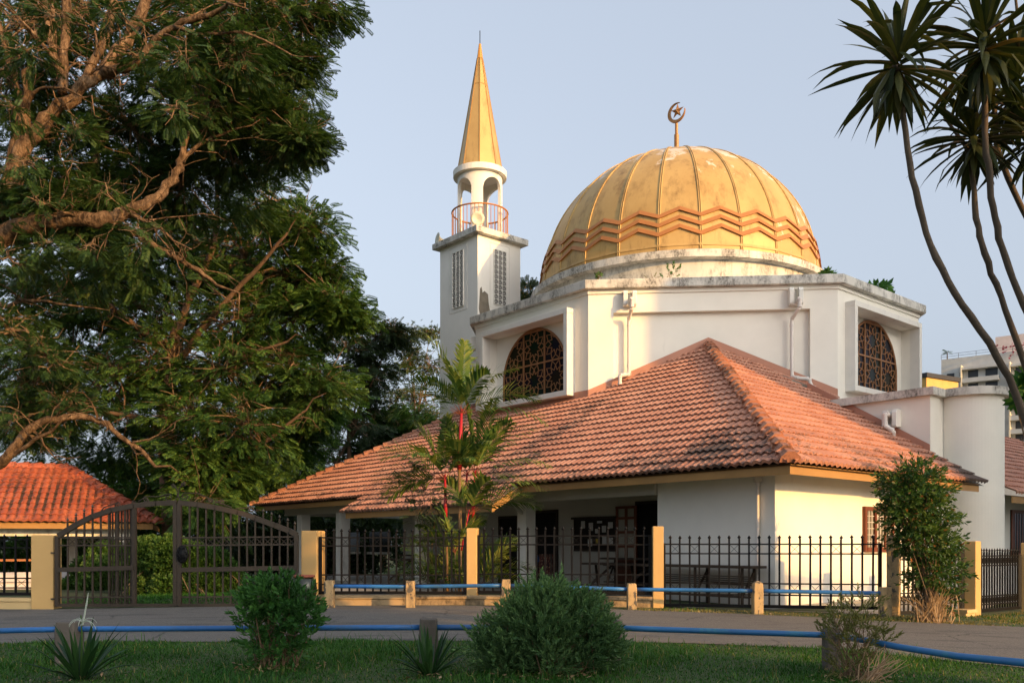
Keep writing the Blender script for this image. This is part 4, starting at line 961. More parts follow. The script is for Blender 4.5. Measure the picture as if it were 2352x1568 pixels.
sc = MB(); scroll(sc, 1250, 312, 26, 1.2, -1, [(1330, 290), (1400, 320), (1440, 355)]); scroll(sc, 1232, 228, 17, 1.2, 1, [(1205, 262), (1200, 310), (1215, 340)]); scroll(sc, 1490, 350, 18, 1.2, 1, [(1440, 360)])
scroll(sc, 1420, 335, 18, 1.1, -1, [(1500, 362), (1560, 385)]); scroll(sc, 1695, 395, 22, 1.2, -1, [(1650, 390), (1590, 392)]); sc.build('scrolls', M['gate_iron'], gr)
# round lock plate with raised ring work
mb = MB(); c = gp(1236, 700, -.05); pr = [(.0, 0), (.10, .0), (.115, .012), (.115, .03), (.09, .045), (.06, .05), (.03, .07), (.0, .075)]
vs = []; n = 24
for r, o_ in pr:
    for k_ in range(n): t = 2 * math.pi * k_ / n; vs.append(c + np.array([r * math.cos(t), -o_, 1.5 * r * math.sin(t)]))
mb.add(vs, [(i * n + k_, i * n + (k_ + 1) % n, (i + 1) * n + (k_ + 1) % n, (i + 1) * n + k_) for i in range(len(pr) - 1) for k_ in range(n)])
for k_ in range(7):
    t = 2 * math.pi * k_ / 7; pts = [c + np.array([(.085 + .02 * math.sin(j)) * math.cos(t + j * .12), -.055, 1.5 * (.085 + .02 * math.sin(j)) * math.sin(t + j * .12)]) for j in range(6)]; mb.tube(pts, .010, 5)
mb.tube([c + np.array([.05 * math.cos(t), -.06, -.02 + .05 * math.sin(t)]) for t in np.linspace(0, 2 * math.pi, 16)], .009, 5)
mb.build('lock_plate', M['iron'], gr, smooth=True)
# wicket door swung back behind the leaf
wk = MB(); dy = .42
for x in (672, 905): wk.bar(gp(x, 1046, dy if x == 672 else .06), gp(x, 388 if x == 672 else 395, dy if x == 672 else .06), .04)
for zy, zy2 in ((388, 395), (600, 600), (645, 645), (700, 700), (985, 985), (1040, 1040)): wk.bar(gp(672, zy, dy), gp(905, zy2, .06), .025)
for x in range(700, 900, 27): wk.bar(gp(x, 1040, dy + (x - 672) / 233 * (.06 - dy)), gp(x, 392, dy + (x - 672) / 233 * (.06 - dy)), .024)
wk.build('wicket_door', M['gate_iron'], gl)
for zy in (690, 1000): hb = MB(); hb.bar(gp(345, zy), gp(388, zy), .05, .03); hb.build('hinge', M['gate_iron'], gl)

# blue pipe rails on short posts
def short_post(u, vt, Y, w_, label, m, group, tilt=0.0, rnd=False):
    x = at(u, 0, Y)[0]; zt = zv(vt, Y); zb = gz(x, Y) - .12; mb = MB(); n = 8
    r = np.random.default_rng(int(u)); lv = []; Hs = np.linspace(zb, zt, 7)
    for i, z in enumerate(Hs):
        k_ = 1.0 - (.10 if i == 6 else 0) + r.normal(0, .02); k2 = 1.0 - (.10 if i == 6 else 0) + r.normal(0, .02)
        sh = tilt * (z - zb); a_ = w_ / 2
        for (dx, dy) in ((-a_, -a_ * .8), (-a_, a_), (-a_ * .9, a_ * 1.1), (a_ * .9, a_ * 1.1), (a_, a_), (a_, -a_ * .8), (a_ * .85, -a_), (-a_ * .85, -a_)): lv.append((x + sh + dx * k_, Y + .06 + dy * k2, z + (r.normal(0, .008) if i == 6 else 0)))
    mb.add(lv, [(i * n + j, i * n + (j + 1) % n, (i + 1) * n + (j + 1) % n, (i + 1) * n + j) for i in range(6) for j in range(n)] + [tuple(range(6 * n, 7 * n))])
    if rnd: mb.lathe([(w_ * .46, 0), (w_ * .36, .025), (w_ * .15, .04), (0.001, .043)], (x + tilt * (zt - zb), Y + .06, zt), 12)
    o = mb.build('rail_post', m, bevel=.008); tag(o, label, 'post', group); o.location = (0, 0, 0); return np.array([x, Y + .06, zt])
def rail(p, q, label, m, group, r_=.030, sag=0.0):
    p, q = np.asarray(p, float), np.asarray(q, float); mb = MB(); mb.tube([p + (q - p) * f - UP * sag * 4 * f * (1 - f) for f in np.linspace(0, 1, 9)], r_, 12)
    o = mb.build('pipe_rail', m, smooth=True); tag(o, label, 'pipe rail', group); return o
YR = 16.45
fg = 'short posts of the far blue rail'
far_posts = [(755, 1333, YR, 'peeling cream rail post closest to the glazed jar', 0, 0), (942, 1334, YR, 'squat peeling cream rail post between the glazed jar and the palm', 0, 0), (1160, 1331, YR, 'peeling cream rail post just past the slim pillar in front of the palm', 0.03, 0),
             (1452, 1340, YR - .25, 'peeling cream rail post in front of the veranda tables', 0, 0), (1742, 1339, YR - .85, 'round-topped peeling rail post before the corner of the white room', 0, 1), (2037, 1348, YR - 1.25, 'badly peeled grey rail post at the foot of the corner pillar', 0, 0)]
ends = [short_post(u, v, Y, .175, lb, M['peeling'], fg, ti, rd_) for (u, v, Y, lb, ti, rd_) in far_posts]
fl = ['thin blue pipe rail nearest the gate, before the stained low wall', 'blue pipe rail crossing in front of the palm and slim pillar', 'blue pipe rail partly hidden by the big round bush', 'blue pipe rail in front of the pillar where the fence steps down', 'blue pipe rail ending at the corner pillar, before the sunlit wall']
for i in range(5):
    p, q = ends[i].copy(), ends[i + 1].copy(); p[2] -= .105 + (0.03 if i == 4 else 0); q[2] -= .105 + (0.03 if i == 3 else 0); d = nrm(q - p); rail(p + d * .06, q - d * .06, fl[i], M['pipe_blue'], 'pipes of the far blue rail', .036)
YN = 9.4; ng = 'short posts of the near blue rail'
n1 = short_post(152, 1428, YN, .36 * .62, 'dark concrete rail post behind the flowering lily', M['old_post'], ng)
n2 = short_post(983, 1419, YN, .19, 'dark stained concrete rail post behind the strappy plant without flowers', M['old_post'], ng)
n3 = short_post(1408, 1424, YN - .1, .17, 'concrete rail post tucked behind the big round bush', M['old_post'], ng)
n4 = short_post(1915, 1440, 8.9, .15, 'concrete rail post inside the sparse twiggy shrub', M['old_post'], ng)
def nz(u, v, Y): return at(u, v, Y)
nl = ['near blue pipe rail running out of the picture past the flowering lily', 'long near blue pipe rail passing behind the leafy upright bush', 'near blue pipe rail between the dark post and the big round bush', 'faded teal-blue pipe rail between the big round bush and the twiggy shrub', 'near blue pipe rail sloping down from the twiggy shrub towards the viewer']
npts = [nz(-260, 1454, YN + .05), nz(152, 1444, YN + .06), nz(983, 1440, YN + .06), nz(1410, 1441, YN), nz(1915, 1458, 8.95), nz(2060, 1484, 8.2), nz(2460, 1532, 6.3)]
for i in range(4): rail(npts[i], npts[i + 1] if i < 3 else npts[4], nl[i], M['pipe_blue'] if i < 3 else M['pipe_teal'], 'pipes of the near blue rail', .031)
mb = MB(); pts = [npts[4], nz(1990, 1470, 8.55), npts[5], nz(2200, 1506, 7.5), npts[6]]; mb.tube(pts, .031, 12)
tag(mb.build('pipe_rail', M['pipe_teal'], smooth=True), nl[4], 'pipe rail', 'pipes of the near blue rail')

# glazed jar at the gate pillar
jar = thing('glazed_jar', 'large olive-green glazed jar with a terracotta rim at the foot of the gate pillar', 'jar')
jc = at(698, 0, 16.75); jc[2] = gz(jc[0], jc[1]); mb = MB()
mb.lathe([(.13, 0), (.17, .04), (.225, .20), (.245, .36), (.235, .46), (.19, .55), (.165, .575)], jc, 32, capb=True); mb.build('body', M['glaze'], jar, smooth=True)
mb = MB(); mb.lathe([(.165, .57), (.205, .575), (.21, .61), (.19, .62), (.165, .60), (.15, .52), (0.001, .50)], jc, 32); mb.build('rim', M['terracotta'], jar, smooth=True)

# ------------------------------------------------------------------ pavilion beyond the gate
pav = thing('pavilion', 'open garden pavilion with bright orange mossy tile roof and tiled bench wall', 'pavilion')
YPV = 30.0; xr = at(367, 0, YPV)[0]; zeave = zv(1200, YPV); half = 3.2; Lp = 14.0
pp_ = .64; rot = math.radians(20)
XD = np.array([-math.cos(rot), -math.sin(rot), 0]); YD = np.array([-math.sin(rot), math.cos(rot), 0]); Ue = nrm(YD + UP * pp_); spl = math.sqrt(1 + pp_ ** 2)
Op = np.array([xr, YPV, zeave]); zp = gz(-13, YPV)
def LP(x, y, z): return np.array([xr, YPV, 0]) + XD * x + YD * y + UP * z
def pbox(mb, x0, x1, y0, y1, z0, z1): mb.obox(LP(x0, y0, z0), XD * (x1 - x0), YD * (y1 - y0), UP * (z1 - z0))
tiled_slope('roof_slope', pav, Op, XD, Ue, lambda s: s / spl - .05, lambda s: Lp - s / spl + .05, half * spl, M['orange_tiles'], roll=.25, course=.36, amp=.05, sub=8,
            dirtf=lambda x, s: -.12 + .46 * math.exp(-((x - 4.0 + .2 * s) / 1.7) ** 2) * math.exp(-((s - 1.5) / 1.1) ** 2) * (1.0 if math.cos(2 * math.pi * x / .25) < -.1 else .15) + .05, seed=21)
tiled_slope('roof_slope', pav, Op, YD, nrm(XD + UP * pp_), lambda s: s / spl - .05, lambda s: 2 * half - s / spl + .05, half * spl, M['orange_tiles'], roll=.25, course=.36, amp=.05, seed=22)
rp = Op + XD * half + YD * half + UP * half * pp_
hip_caps('hip_cap', pav, Op, rp + UP * .02, nrm(XD - YD), M['orange_tiles'], w=.17, hgt=.12, step=.42, seed=7)
hip_caps('ridge_cap', pav, rp, rp + XD * (Lp - 2 * half), YD, M['orange_tiles'], w=.18, hgt=.13, step=.42, seed=8)
mb = MB(); pbox(mb, .22, Lp - .2, .16, .20, zeave - .22, zeave - .02); pbox(mb, .22, .26, .201, 2 * half - .2, zeave - .22, zeave - .02); mb.build('fascia', M['fascia'], pav)
mb = MB(); pbox(mb, .8, Lp - .8, .75, .93, zeave - .46, zeave - .2); pbox(mb, .3, Lp - .3, .25, 2 * half - .3, zeave - .13, zeave - .10); mb.build('beam', M['white_mid'], pav)
for (x_, y_) in ((1.3, .75), (6.6, .75), (1.3, 5.2), (3.3, 5.2)):
    mb = MB(); pbox(mb, x_ - .17, x_ + .17, y_ - .1, y_ + .22, zp - .3, zeave - .26); mb.build('column', M['white_mid'], pav)
mb = MB(); pbox(mb, 1.5, 11, .6, 1.0, zp + .26, zp + .58); pbox(mb, 1.55, 11, .72, .92, zp - .1, zp + .26); mb.build('bench_wall', M['tile_seat'], pav, bevel=.01)
mb = MB(); pbox(mb, .5, 13, .3, 6.0, zp - .4, zp + .03); mb.build('platform', M['paving'], pav)
tb = thing('pavilion_table', 'small table with an orange-brown top inside the pavilion', 'table')
mb = MB(); pbox(mb, 4.0, 6.0, 1.7, 2.5, zp + .93, zp + 1.0); mb.build('table_top', paint('table_top_wood', (.40, .16, .06), .4, bmp=0), tb)
for dx in (4.05, 5.85):
    for dy in (1.75, 2.4): mb = MB(); pbox(mb, dx, dx + .06, dy, dy + .06, zp + .03, zp + .93); mb.build('leg', M['pvc'], tb)

# ------------------------------------------------------------------ veranda furniture
def table(a0_, a1_, bq, bz, zt, label, slats=0, xleg=True, m=None):
    t = thing('bench_table', label, 'table', group='dark tables on the veranda'); m = m or M['furniture']
    mb = MB(); mb.abox(a0_, a1_, bq, bz, zt - .05, zt); mb.build('table_top', m, t)
    zb = .10 if bq > -.5 else .05
    for a_ in (a0_ + .25, (a0_ + a1_) / 2, a1_ - .25):
        mb = MB()
        if xleg: mb.bar(P(a_ - .3, bq + .1, zb), P(a_ + .3, bz - .1, zt - .05), .06); mb.bar(P(a_ + .3, bq + .12, zb), P(a_ - .3, bz - .08, zt - .05), .06)
        else: mb.bar(P(a_, bq + .06, zb), P(a_, bq + .06, zt - .05), .05); mb.bar(P(a_, bz - .06, zb), P(a_, bz - .06, zt - .05), .05); mb.bar(P(a_, bq + .06, zb + .25), P(a_, bz - .06, zt - .12), .035)
        mb.build('trestle', m, t)
    if slats:
        mb = MB()
        for i in range(slats): mb.abox(a0_ + .1, a1_ - .1, bq + .03 + i * (bz - bq) / slats, bq + .03 + (i + .5) * (bz - bq) / slats, zt - .22 - .045 * i, zt - .20 - .045 * i)
        for i in range(2): mb.abox(a0_ + .1, a1_ - .1, bq + .05 + .2 * i, bq + .11 + .2 * i, zb + .22, zb + .25)
        mb.build('slats', m, t)
    return t
table(3.3, 6.3, .9, 1.6, .86, 'long dark trestle table under the notice board')
table(3.1, 6.6, 1.9, 2.3, .98, 'tall dark bench against the wall below the notice board', 3, False)
table(12.4, 15.6, .9, 1.6, .86, 'dark trestle table at the far end of the veranda, beyond the palm')
table(13.2, 16.4, 1.9, 2.4, .98, 'dark slatted bench behind the far trestle table', 3, False)
table(.12, 2.9, -.62, -.10, .90, 'dark slatted table standing outside against the shaded room wall', 5, False)
nb = thing('notice_board', 'dark wooden notice board with pinned papers on the veranda wall', 'notice board')
n1_, n0_ = on_b(bw - .03, 1322), on_b(bw - .03, 1414); zt, zb = zv(1180, 20.8), zv(1262, 20.8)
mb = MB(); mb.abox(n0_, n1_, bw - .06, bw - .005, zb, zt); mb.build('board', M['cork'], nb)
mb = MB(); mb.abox(n0_ - .1, n1_ + .1, bw - .12, bw - .004, zt, zt + .06); mb.abox(n0_ - .03, n0_, bw - .08, bw - .004, zb, zt); mb.abox(n1_, n1_ + .03, bw - .08, bw - .004, zb, zt); mb.abox(n0_ - .03, n1_ + .03, bw - .08, bw - .004, zb - .06, zb); mb.build('board_frame', M['dark_wood'], nb)
papers = [(1339, 1195, 11, 20, 0), (1357, 1201, 12, 22, 0), (1377, 1189, 14, 6, 0), (1372, 1213, 13, 12, 0), (1387, 1208, 11, 18, 0), (1402, 1198, 13, 16, 0), (1373, 1240, 11, 12, 1), (1355, 1244, 12, 20, 0), (1388, 1238, 12, 20, 0), (1403, 1240, 11, 18, 0)]
for (u, v, w_, h_, yl) in papers:
    a_ = on_b(bw - .065, u); mb = MB(); mb.abox(a_ - w_ / 2 / 72, a_ + w_ / 2 / 72, bw - .066, bw - .062, zv(v + h_ / 2, 20.8), zv(v - h_ / 2, 20.8)); mb.build('paper', M['paper_yellow'] if yl else M['paper'], nb)
ch = thing('draped_chair', 'chair draped with a dark red and cream patterned prayer rug', 'chair')
ac = on_b(1.2, 1258); 
mb = MB(); mb.abox(ac - .25, ac + .25, 1.15, 1.6, .52, .56); mb.build('seat', M['dark_wood'], ch)
for da in (-.23, .19):
    for b_ in (1.17, 1.54): mb = MB(); mb.abox(ac + da, ac + da + .04, b_, b_ + .04, .1, .52); mb.build('leg', M['dark_wood'], ch)
mr_, tr_, br_, or_ = newmat('rug'); nn_ = pos_noise(tr_, 16, detail=4); cc_ = ramp(tr_, nn_, [(.44, (.02, .01, .012)), (.5, (.22, .05, .03)), (.56, (.02, .012, .014)), (.6, (.42, .30, .2))]).outputs[0]; tr_.links.new(cc_, br_.inputs['Base Color']); br_.inputs['Roughness'].default_value = .95
mb = MB(); mb.abox(ac - .27, ac + .27, 1.10, 1.14, .50, 1.06); mb.abox(ac - .27, ac + .27, 1.143, 1.19, .9, 1.06); mb.build('rug', mr_, ch, bevel=.015)
tw = thing('towel_rack', 'wooden rail by the column with a blue towel hung over it', 'towel rack'); at_ = on_b(.5, 1226)
mb = MB(); mb.bar(P(at_ - .7, .5, 1.03), P(at_ + .35, .5, 1.03), .03); mb.bar(P(at_ - .68, .5, .1), P(at_ - .68, .5, 1.03), .04); mb.bar(P(at_ + .33, .5, .1), P(at_ + .33, .5, 1.03), .04); mb.build('rack', M['dark_wood'], tw)
mb = MB(); n_ = 12; pr = [(at_ - .19 + .38 * i / n_, .78 - .05 * math.sin(math.pi * i / n_)) for i in range(n_ + 1)]
mb.add([P(a_, .465, z) for a_, z in pr] + [P(a_, .48, 1.05) for a_, z in pr] + [P(a_, .525, 1.05) for a_, z in pr] + [P(a_, .535, z + .1) for a_, z in pr], [(i + r_ * (n_ + 1), i + 1 + r_ * (n_ + 1), i + 1 + (r_ + 1) * (n_ + 1), i + (r_ + 1) * (n_ + 1)) for r_ in range(3) for i in range(n_)]); mb.build('towel', M['towel'], tw)

# ------------------------------------------------------------------ wing beyond the rounded tower, apartment blocks
annex = thing('annex', 'low white wing with a salmon tiled roof beyond the rounded stair tower', 'building')
q0 = P(.6, 9.9, 0)
an0 = at(2312, 0, 24.5); an0[2] = 0
mb = MB(); mb.obox(np.array([13.5, 24.6, g0]), B * 12, A * 7, UP * (2.75 - g0)); mb.build('wall', M['white_mid'], annex)
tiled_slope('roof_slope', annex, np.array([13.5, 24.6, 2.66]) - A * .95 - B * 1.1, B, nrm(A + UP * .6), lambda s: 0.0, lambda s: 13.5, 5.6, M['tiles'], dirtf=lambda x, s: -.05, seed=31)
mb = MB(); mb.obox(np.array([13.5, 24.6, 2.43]) - A * .86 - B * 1.0, B * 13, A * .035, UP * .18); mb.build('fascia', M['fascia'], annex)
w0_ = np.array([13.5, 24.6, 0]); kk = (2320 - PW / 2) / F_PX; tB = (kk * w0_[1] - w0_[0]) / (B[0] - kk * B[1])
mb = MB(); mb.obox(w0_ + B * tB - A * .03 + UP * .98, B * 1.6, A * .06, UP * 1.35); wf = mb.build('window', M['dark_glass'], annex)
mb = MB()
for i in range(1, 8): mb.bar(w0_ + B * (tB + .2 * i) - A * .045 + UP * 1.0, w0_ + B * (tB + .2 * i) - A * .045 + UP * 2.3, .018)
for (x0, x1, za, zb) in ((0, .09, .98, 2.33), (1.51, 1.6, .98, 2.33), (.09, 1.51, 2.24, 2.33), (.09, 1.51, .98, 1.07)): mb.obox(w0_ + B * (tB + x0) - A * .06 + UP * za, B * (x1 - x0), A * .03, UP * (zb - za))
mb.build('window_frame', M['red_wood'], wf)

YA = 190.0
AD = nrm((0.80, -0.60, 0)); AN = np.array([AD[1], -AD[0], 0])
if AN[1] > 0: AN = -AN
ap0 = at(2162, 0, YA); ap0[2] = 0
def ax(u):
    kk = (u - PW / 2) / F_PX; return (kk * ap0[1] - ap0[0]) / (AD[0] - kk * AD[1])
def az(u, v):
    t = ax(u); return zv(v, (ap0 + AD * t)[1])
apt = thing('apartment_block', 'distant pale grey apartment block with balconies rising behind the stair tower', 'building')
HT = az(2162, 826); mb = MB(); W_ = ax(2352) + 25
mb.obox(ap0 - UP * 2, AD * W_, -AN * 14, UP * (HT + 2)); mb.build('wall', M['apt'], apt)
mb = MB(); xp = ax(2281); mb.obox(ap0 + AD * xp - AN * 3 + UP * HT, AD * (W_ - xp), -AN * 8, UP * (az(2281, 768) - HT)); mb.build('roof_house', M['apt_pink'], apt)
fl_h = 2.78; zr = az(2300, 843)
for bi, (u0, u1) in enumerate(((2212, 2296), (2323, 2392))):
    x0, x1 = ax(u0), ax(u1)
    for f in range(9):
        z1 = (az(2212, 846) if bi == 0 else az(2323, 838)) - f * fl_h
        if z1 < 12: break
        mb = MB(); mb.obox(ap0 + AD * x0 + UP * (z1 - .55) , AD * (x1 - x0), AN * 1.6, UP * .95 if f else UP * .5)
        bal = mb.build('balcony', M['apt'], apt)
        mb = MB(); mb.obox(ap0 + AD * (x0 - .25) + UP * (z1 - 2.2) , AD * .24, AN * 1.75, UP * 2.65); mb.build('balcony_sun_strip', M['apt_lit'], bal)  # added strip, its pale colour stands in for sun catching the balcony edge
        for (fa, fb) in ((.14, .42), (.62, .95)):
            mb = MB(); mb.obox(ap0 + AD * (x0 + (x1 - x0) * fa) + UP * (z1 - 2.35) + AN * .01, AD * (x1 - x0) * (fb - fa), AN * .05, UP * 1.75); mb.build('window', M['apt_glass'], apt)
for f in range(8):
    z1 = az(2180, 858) - f * fl_h
    mb = MB(); mb.obox(ap0 + AD * ax(2175) + UP * (z1 - 1.6) + AN * .01, AD * (ax(2192) - ax(2175)), AN * .05, UP * 1.6); mb.build('window', M['apt_glass'], apt)
    mb = MB(); mb.obox(ap0 + AD * ax(2204) + UP * (z1 - .8) + AN * .01, AD * (ax(2210) - ax(2204)), AN * .05, UP * .8); mb.build('window', M['apt_glass'], apt)
    mb = MB(); mb.obox(ap0 + AD * ax(2173) + UP * (z1 - 2.3) + AN * .01, AD * .8, AN * .5, UP * .55); mb.build('air_conditioner', M['apt_lit'], apt)
mb = MB()
for zz in (.5, 1.0): mb.bar(ap0 + AN * .1 + UP * (HT + zz), ap0 + AD * W_ + AN * .1 + UP * (HT + zz), .06)
for i in range(12): mb.bar(ap0 + AD * (i * W_ / 12) + AN * .1 + UP * HT, ap0 + AD * (i * W_ / 12) + AN * .1 + UP * (HT + 1.0), .06)
mb.build('roof_railing', M['apt_dark'], apt)
yb = thing('yellow_building', 'distant yellow building with a dark flat roof beside the apartment block', 'building')
y0 = at(2128, 0, 150.0); y0[2] = 0; D2 = nrm((.85, .5, 0)); D3 = nrm((-.5, .85, 0)); hz_ = zv(866, 150)
mb = MB(); mb.obox(y0 - UP * 2, D2 * 9, D3 * 12, UP * (hz_ + 2)); mb.build('wall', M['apt_yellow'], yb)
mb = MB(); mb.obox(y0 - D2 * .3 - D3 * .3 + UP * (hz_ + .01), D2 * 9.6, D3 * 12.6, UP * .75); mb.build('roof', M['apt_dark'], yb)
# the block across the road whose shade lies on the mosque's far side (outside the picture)
sh = thing('shop_house', 'plain rendered building across the road, out of the picture', 'building')
c_ = np.array([25.6, 6.6, -1.0]); d1 = nrm((0.683, 0.73, 0)); d2 = nrm((0.73, -0.683, 0))
mb = MB(); mb.obox(c_, d1 * 26, d2 * 8, UP * 16.9); mb.build('wall', M['apt'], sh)
mb = MB(); mb.obox(c_ + UP * 16.902 - d1 * .0, d1 * 26, d2 * 8, UP * .3); mb.build('roof', M['apt_dark'], sh)
for i in range(6):
    for f in range(4):
        mb = MB(); mb.obox(c_ + d1 * (1.5 + i * 4) + UP * (2 + f * 3.6) - d2 * .05, d1 * 1.8, d2 * .04, UP * 1.5); mb.build('window', M['apt_glass'], sh)
# ------------------------------------------------------------------ leaf templates
def quad(p, d, l, w_, n=(0, 0, 1), tipw=.35):
    p, d = np.asarray(p, float), nrm(d); s = nrm(np.cross(n, d)); m_ = p + d * l * .5
    return [p - s * w_ * .15, m_ - s * w_ * .5 + d * l * .0, p + d * l, m_ + s * w_ * .5]
def tpl_frond(pairs=8, plen=.34, pw=.10, droop=.24):
    q = []
    for i in range(pairs):
        x = .16 + .78 * i / (pairs - 1); z = -droop * x * x; ll = plen * (1.0 if 0 < i < pairs - 1 else .75)
        for s in (-1, 1): q.append(quad((x, 0, z), (.62, s * .8, -.25), ll, pw))
    q.append(quad((.9, 0, -droop * .81), (1, 0, -.4), plen * .6, pw))
    q.append(quad((0, 0, 0), (1, 0, -droop * .7), 1.0, .022))
    return np.array(q)
def tpl_cluster(n=7, l=.8, w_=.36, seed=0, up=.35):
    r = np.random.default_rng(seed); q = []
    for i in range(n):
        a_ = 2 * math.pi * i / n + r.uniform(-.4, .4); d = nrm((math.cos(a_), math.sin(a_), up + r.uniform(-.5, .5))); q.append(quad((0, 0, 0), d, l * r.uniform(.7, 1.1), w_, n=nrm((r.uniform(-.4, .4), r.uniform(-.4, .4), 1))))
    return np.array(q)
def tpl_shoot(n=11, l=.34, w_=.10, seed=0, spread=.8):
    """an upright leafy shoot along +x"""
    r = np.random.default_rng(seed); q = []
    for i in range(n):
        x = .1 + .86 * i / n; a_ = i * 2.4; t = spread * (1 - .55 * i / n); d = nrm((1, t * math.cos(a_), t * math.sin(a_))); q.append(quad((x, 0, 0), d, l * r.uniform(.8, 1.15), w_, n=nrm((-.3, math.cos(a_), math.sin(a_)))))
    q.append(quad((0, 0, 0), (1, 0, 0), 1.0, .02)); return np.array(q)
T_FROND, T_FROND2 = tpl_frond(), tpl_frond(5, .40, .15, .32)
T_CL = tpl_cluster(7, .8, .34, 1); T_CL2 = tpl_cluster(9, .7, .2, 2)
T_SH = tpl_shoot(12, .42, .17, 0, .9); T_SH2 = tpl_shoot(15, .30, .095, 3, .8); T_SH3 = tpl_shoot(9, .40, .15, 5, 1.0)
def usphere(n, r): 
    v = r.normal(size=(n, 3)); return v / np.linalg.norm(v, axis=1, keepdims=True)

def crown(name, blobs, parent, mat, tpl, size, pads=12, per=24, flat=.35, padr=.55, seed=0, droop=.15, shell=.55, branch=None, bm=None, base=None, bthick=.012):
    """blobs: (centre xyz, radius). Leaf sprays gathered in flattened pads scattered through each blob's outer volume; thin branches run to the pads"""
    r = np.random.default_rng(seed); Pn, Dn, Nn, Sn = [], [], [], []
    tw = MB()
    for (c, R) in blobs:
        c = np.asarray(c, float); n = max(3, int(pads * R * R)) if pads < 0 else max(3, int(pads))
        dirs = usphere(n, r); rad = R * (shell + (1 - shell) * r.random(n)) ; dirs[:, 2] *= .8
        pc = c + dirs * rad[:, None]; pr = padr * r.uniform(.65, 1.3, n)
        for j in range(n):
            k_ = int(per * (pr[j] / padr) ** 1.3); an = r.random(k_) * 2 * math.pi; rr = pr[j] * np.sqrt(r.random(k_))
            out = nrm(dirs[j] * [1, 1, .3])
            off = np.stack([np.cos(an) * rr, np.sin(an) * rr, r.normal(0, flat * pr[j] * .5, k_) - .25 * rr], 1)
            p = pc[j] + off + out * .25 * pr[j]
            d = off * [1, 1, .3] / (pr[j] + 1e-6) + out * .8 + r.normal(0, .35, (k_, 3)); d[:, 2] -= droop
            nv = np.array([0, 0, 1.]) + r.normal(0, .38, (k_, 3))
            Pn.append(p); Dn.append(d); Nn.append(nv); Sn.append(size * r.uniform(.7, 1.25, k_))
            if branch is not None:
                b0_ = c - dirs[j] * R * .1 if base is None else base + (c - base) * r.uniform(.55, .95)
                m_ = (b0_ + pc[j]) / 2 + r.normal(0, .12 * R, 3) + UP * .08 * R
                tw.tube([b0_, m_, pc[j], pc[j] + out * pr[j] * .7 - UP * .1 * pr[j]], [bthick * 2.2, bthick * 1.5, bthick, bthick * .4], 4, caps=False)
                for _ in range(2):
                    e = pc[j] + r.normal(0, pr[j] * .6, 3); tw.tube([m_ + (pc[j] - m_) * r.uniform(.3, .9), (m_ + e) / 2 + r.normal(0, .1 * pr[j], 3), e], [bthick * .8, bthick * .6, bthick * .3], 3, caps=False)
    q = place(tpl, np.concatenate(Pn), np.concatenate(Dn), np.concatenate(Nn), np.concatenate(Sn))
    o = quads_obj(name, q, mat, parent)
    if branch is not None: tw.build('twigs', branch, parent, fix=False)
    return o
def px(lst, Y, jit=0.0, seed=0, k=1.0):
    r = np.random.default_rng(seed); out = []
    for t in lst:
        y = Y + (t[3] if len(t) > 3 else 0) + r.uniform(-jit, jit); out.append((at(t[0], t[1], y), t[2] / F_PX * y * k))
    return out
def limb(mb, pts, w0, w1, n=10, seed=0, knob=.05, side=0):
    """pts (u,v,Y); widths in metres, gently knobbly"""
    r = np.random.default_rng(seed); w = [at(*p) for p in pts]; fine = []
    for i in range(len(w) - 1):
        p0 = w[max(i - 1, 0)]; p1 = w[i]; p2 = w[i + 1]; p3 = w[min(i + 2, len(w) - 1)]
        for f in np.linspace(0, 1, 5)[:-1]:
            fine.append(.5 * ((2 * p1) + (-p0 + p2) * f + (2 * p0 - 5 * p1 + 4 * p2 - p3) * f * f + (-p0 + 3 * p1 - 3 * p2 + p3) * f ** 3))
    fine.append(w[-1]); m_ = len(fine); rs = [(w0 + (w1 - w0) * i / (m_ - 1)) * (1 + r.normal(0, knob)) for i in range(m_)]
    ext = nrm(fine[-1] - fine[-2]); fine += [fine[-1] + ext * .35 + r.normal(0, .06, 3), fine[-1] + ext * .75 + r.normal(0, .14, 3), fine[-1] + ext * 1.15 + r.normal(0, .2, 3)]; rs += [w1 * .8, w1 * .5, w1 * .15]
    fine = [p + r.normal(0, .03 * w0 * 5, 3) for p in fine]; mb.tube(fine, rs, n)
    for _ in range(side):
        i = int(r.uniform(.25, 1) * (len(fine) - 4)); d = nrm(nrm(fine[i + 1] - fine[i]) * r.uniform(.2, .9) + r.normal(0, .6, 3) + UP * .15); p = fine[i]; L = r.uniform(.8, 2.0); rr = min(rs[i] * .5, .045) * r.uniform(.5, 1.0); path = [p]
        for j in range(7): p = p + d * L / 7; d = nrm(d + r.normal(0, .22, 3) - UP * .04); path.append(p)
        mb.tube(path, [rr * (1 - .12 * j) for j in range(8)], 6)
        for k_ in (3, 5, 6):
            e = nrm(path[k_] - path[k_ - 1] + r.normal(0, .7, 3)); q = path[k_]; sub = [q]
            for j in range(4): q = q + e * L * .11; e = nrm(e + r.normal(0, .3, 3)); sub.append(q)
            mb.tube(sub, [rr * .5, rr * .4, rr * .3, rr * .2, rr * .1], 4, caps=False)

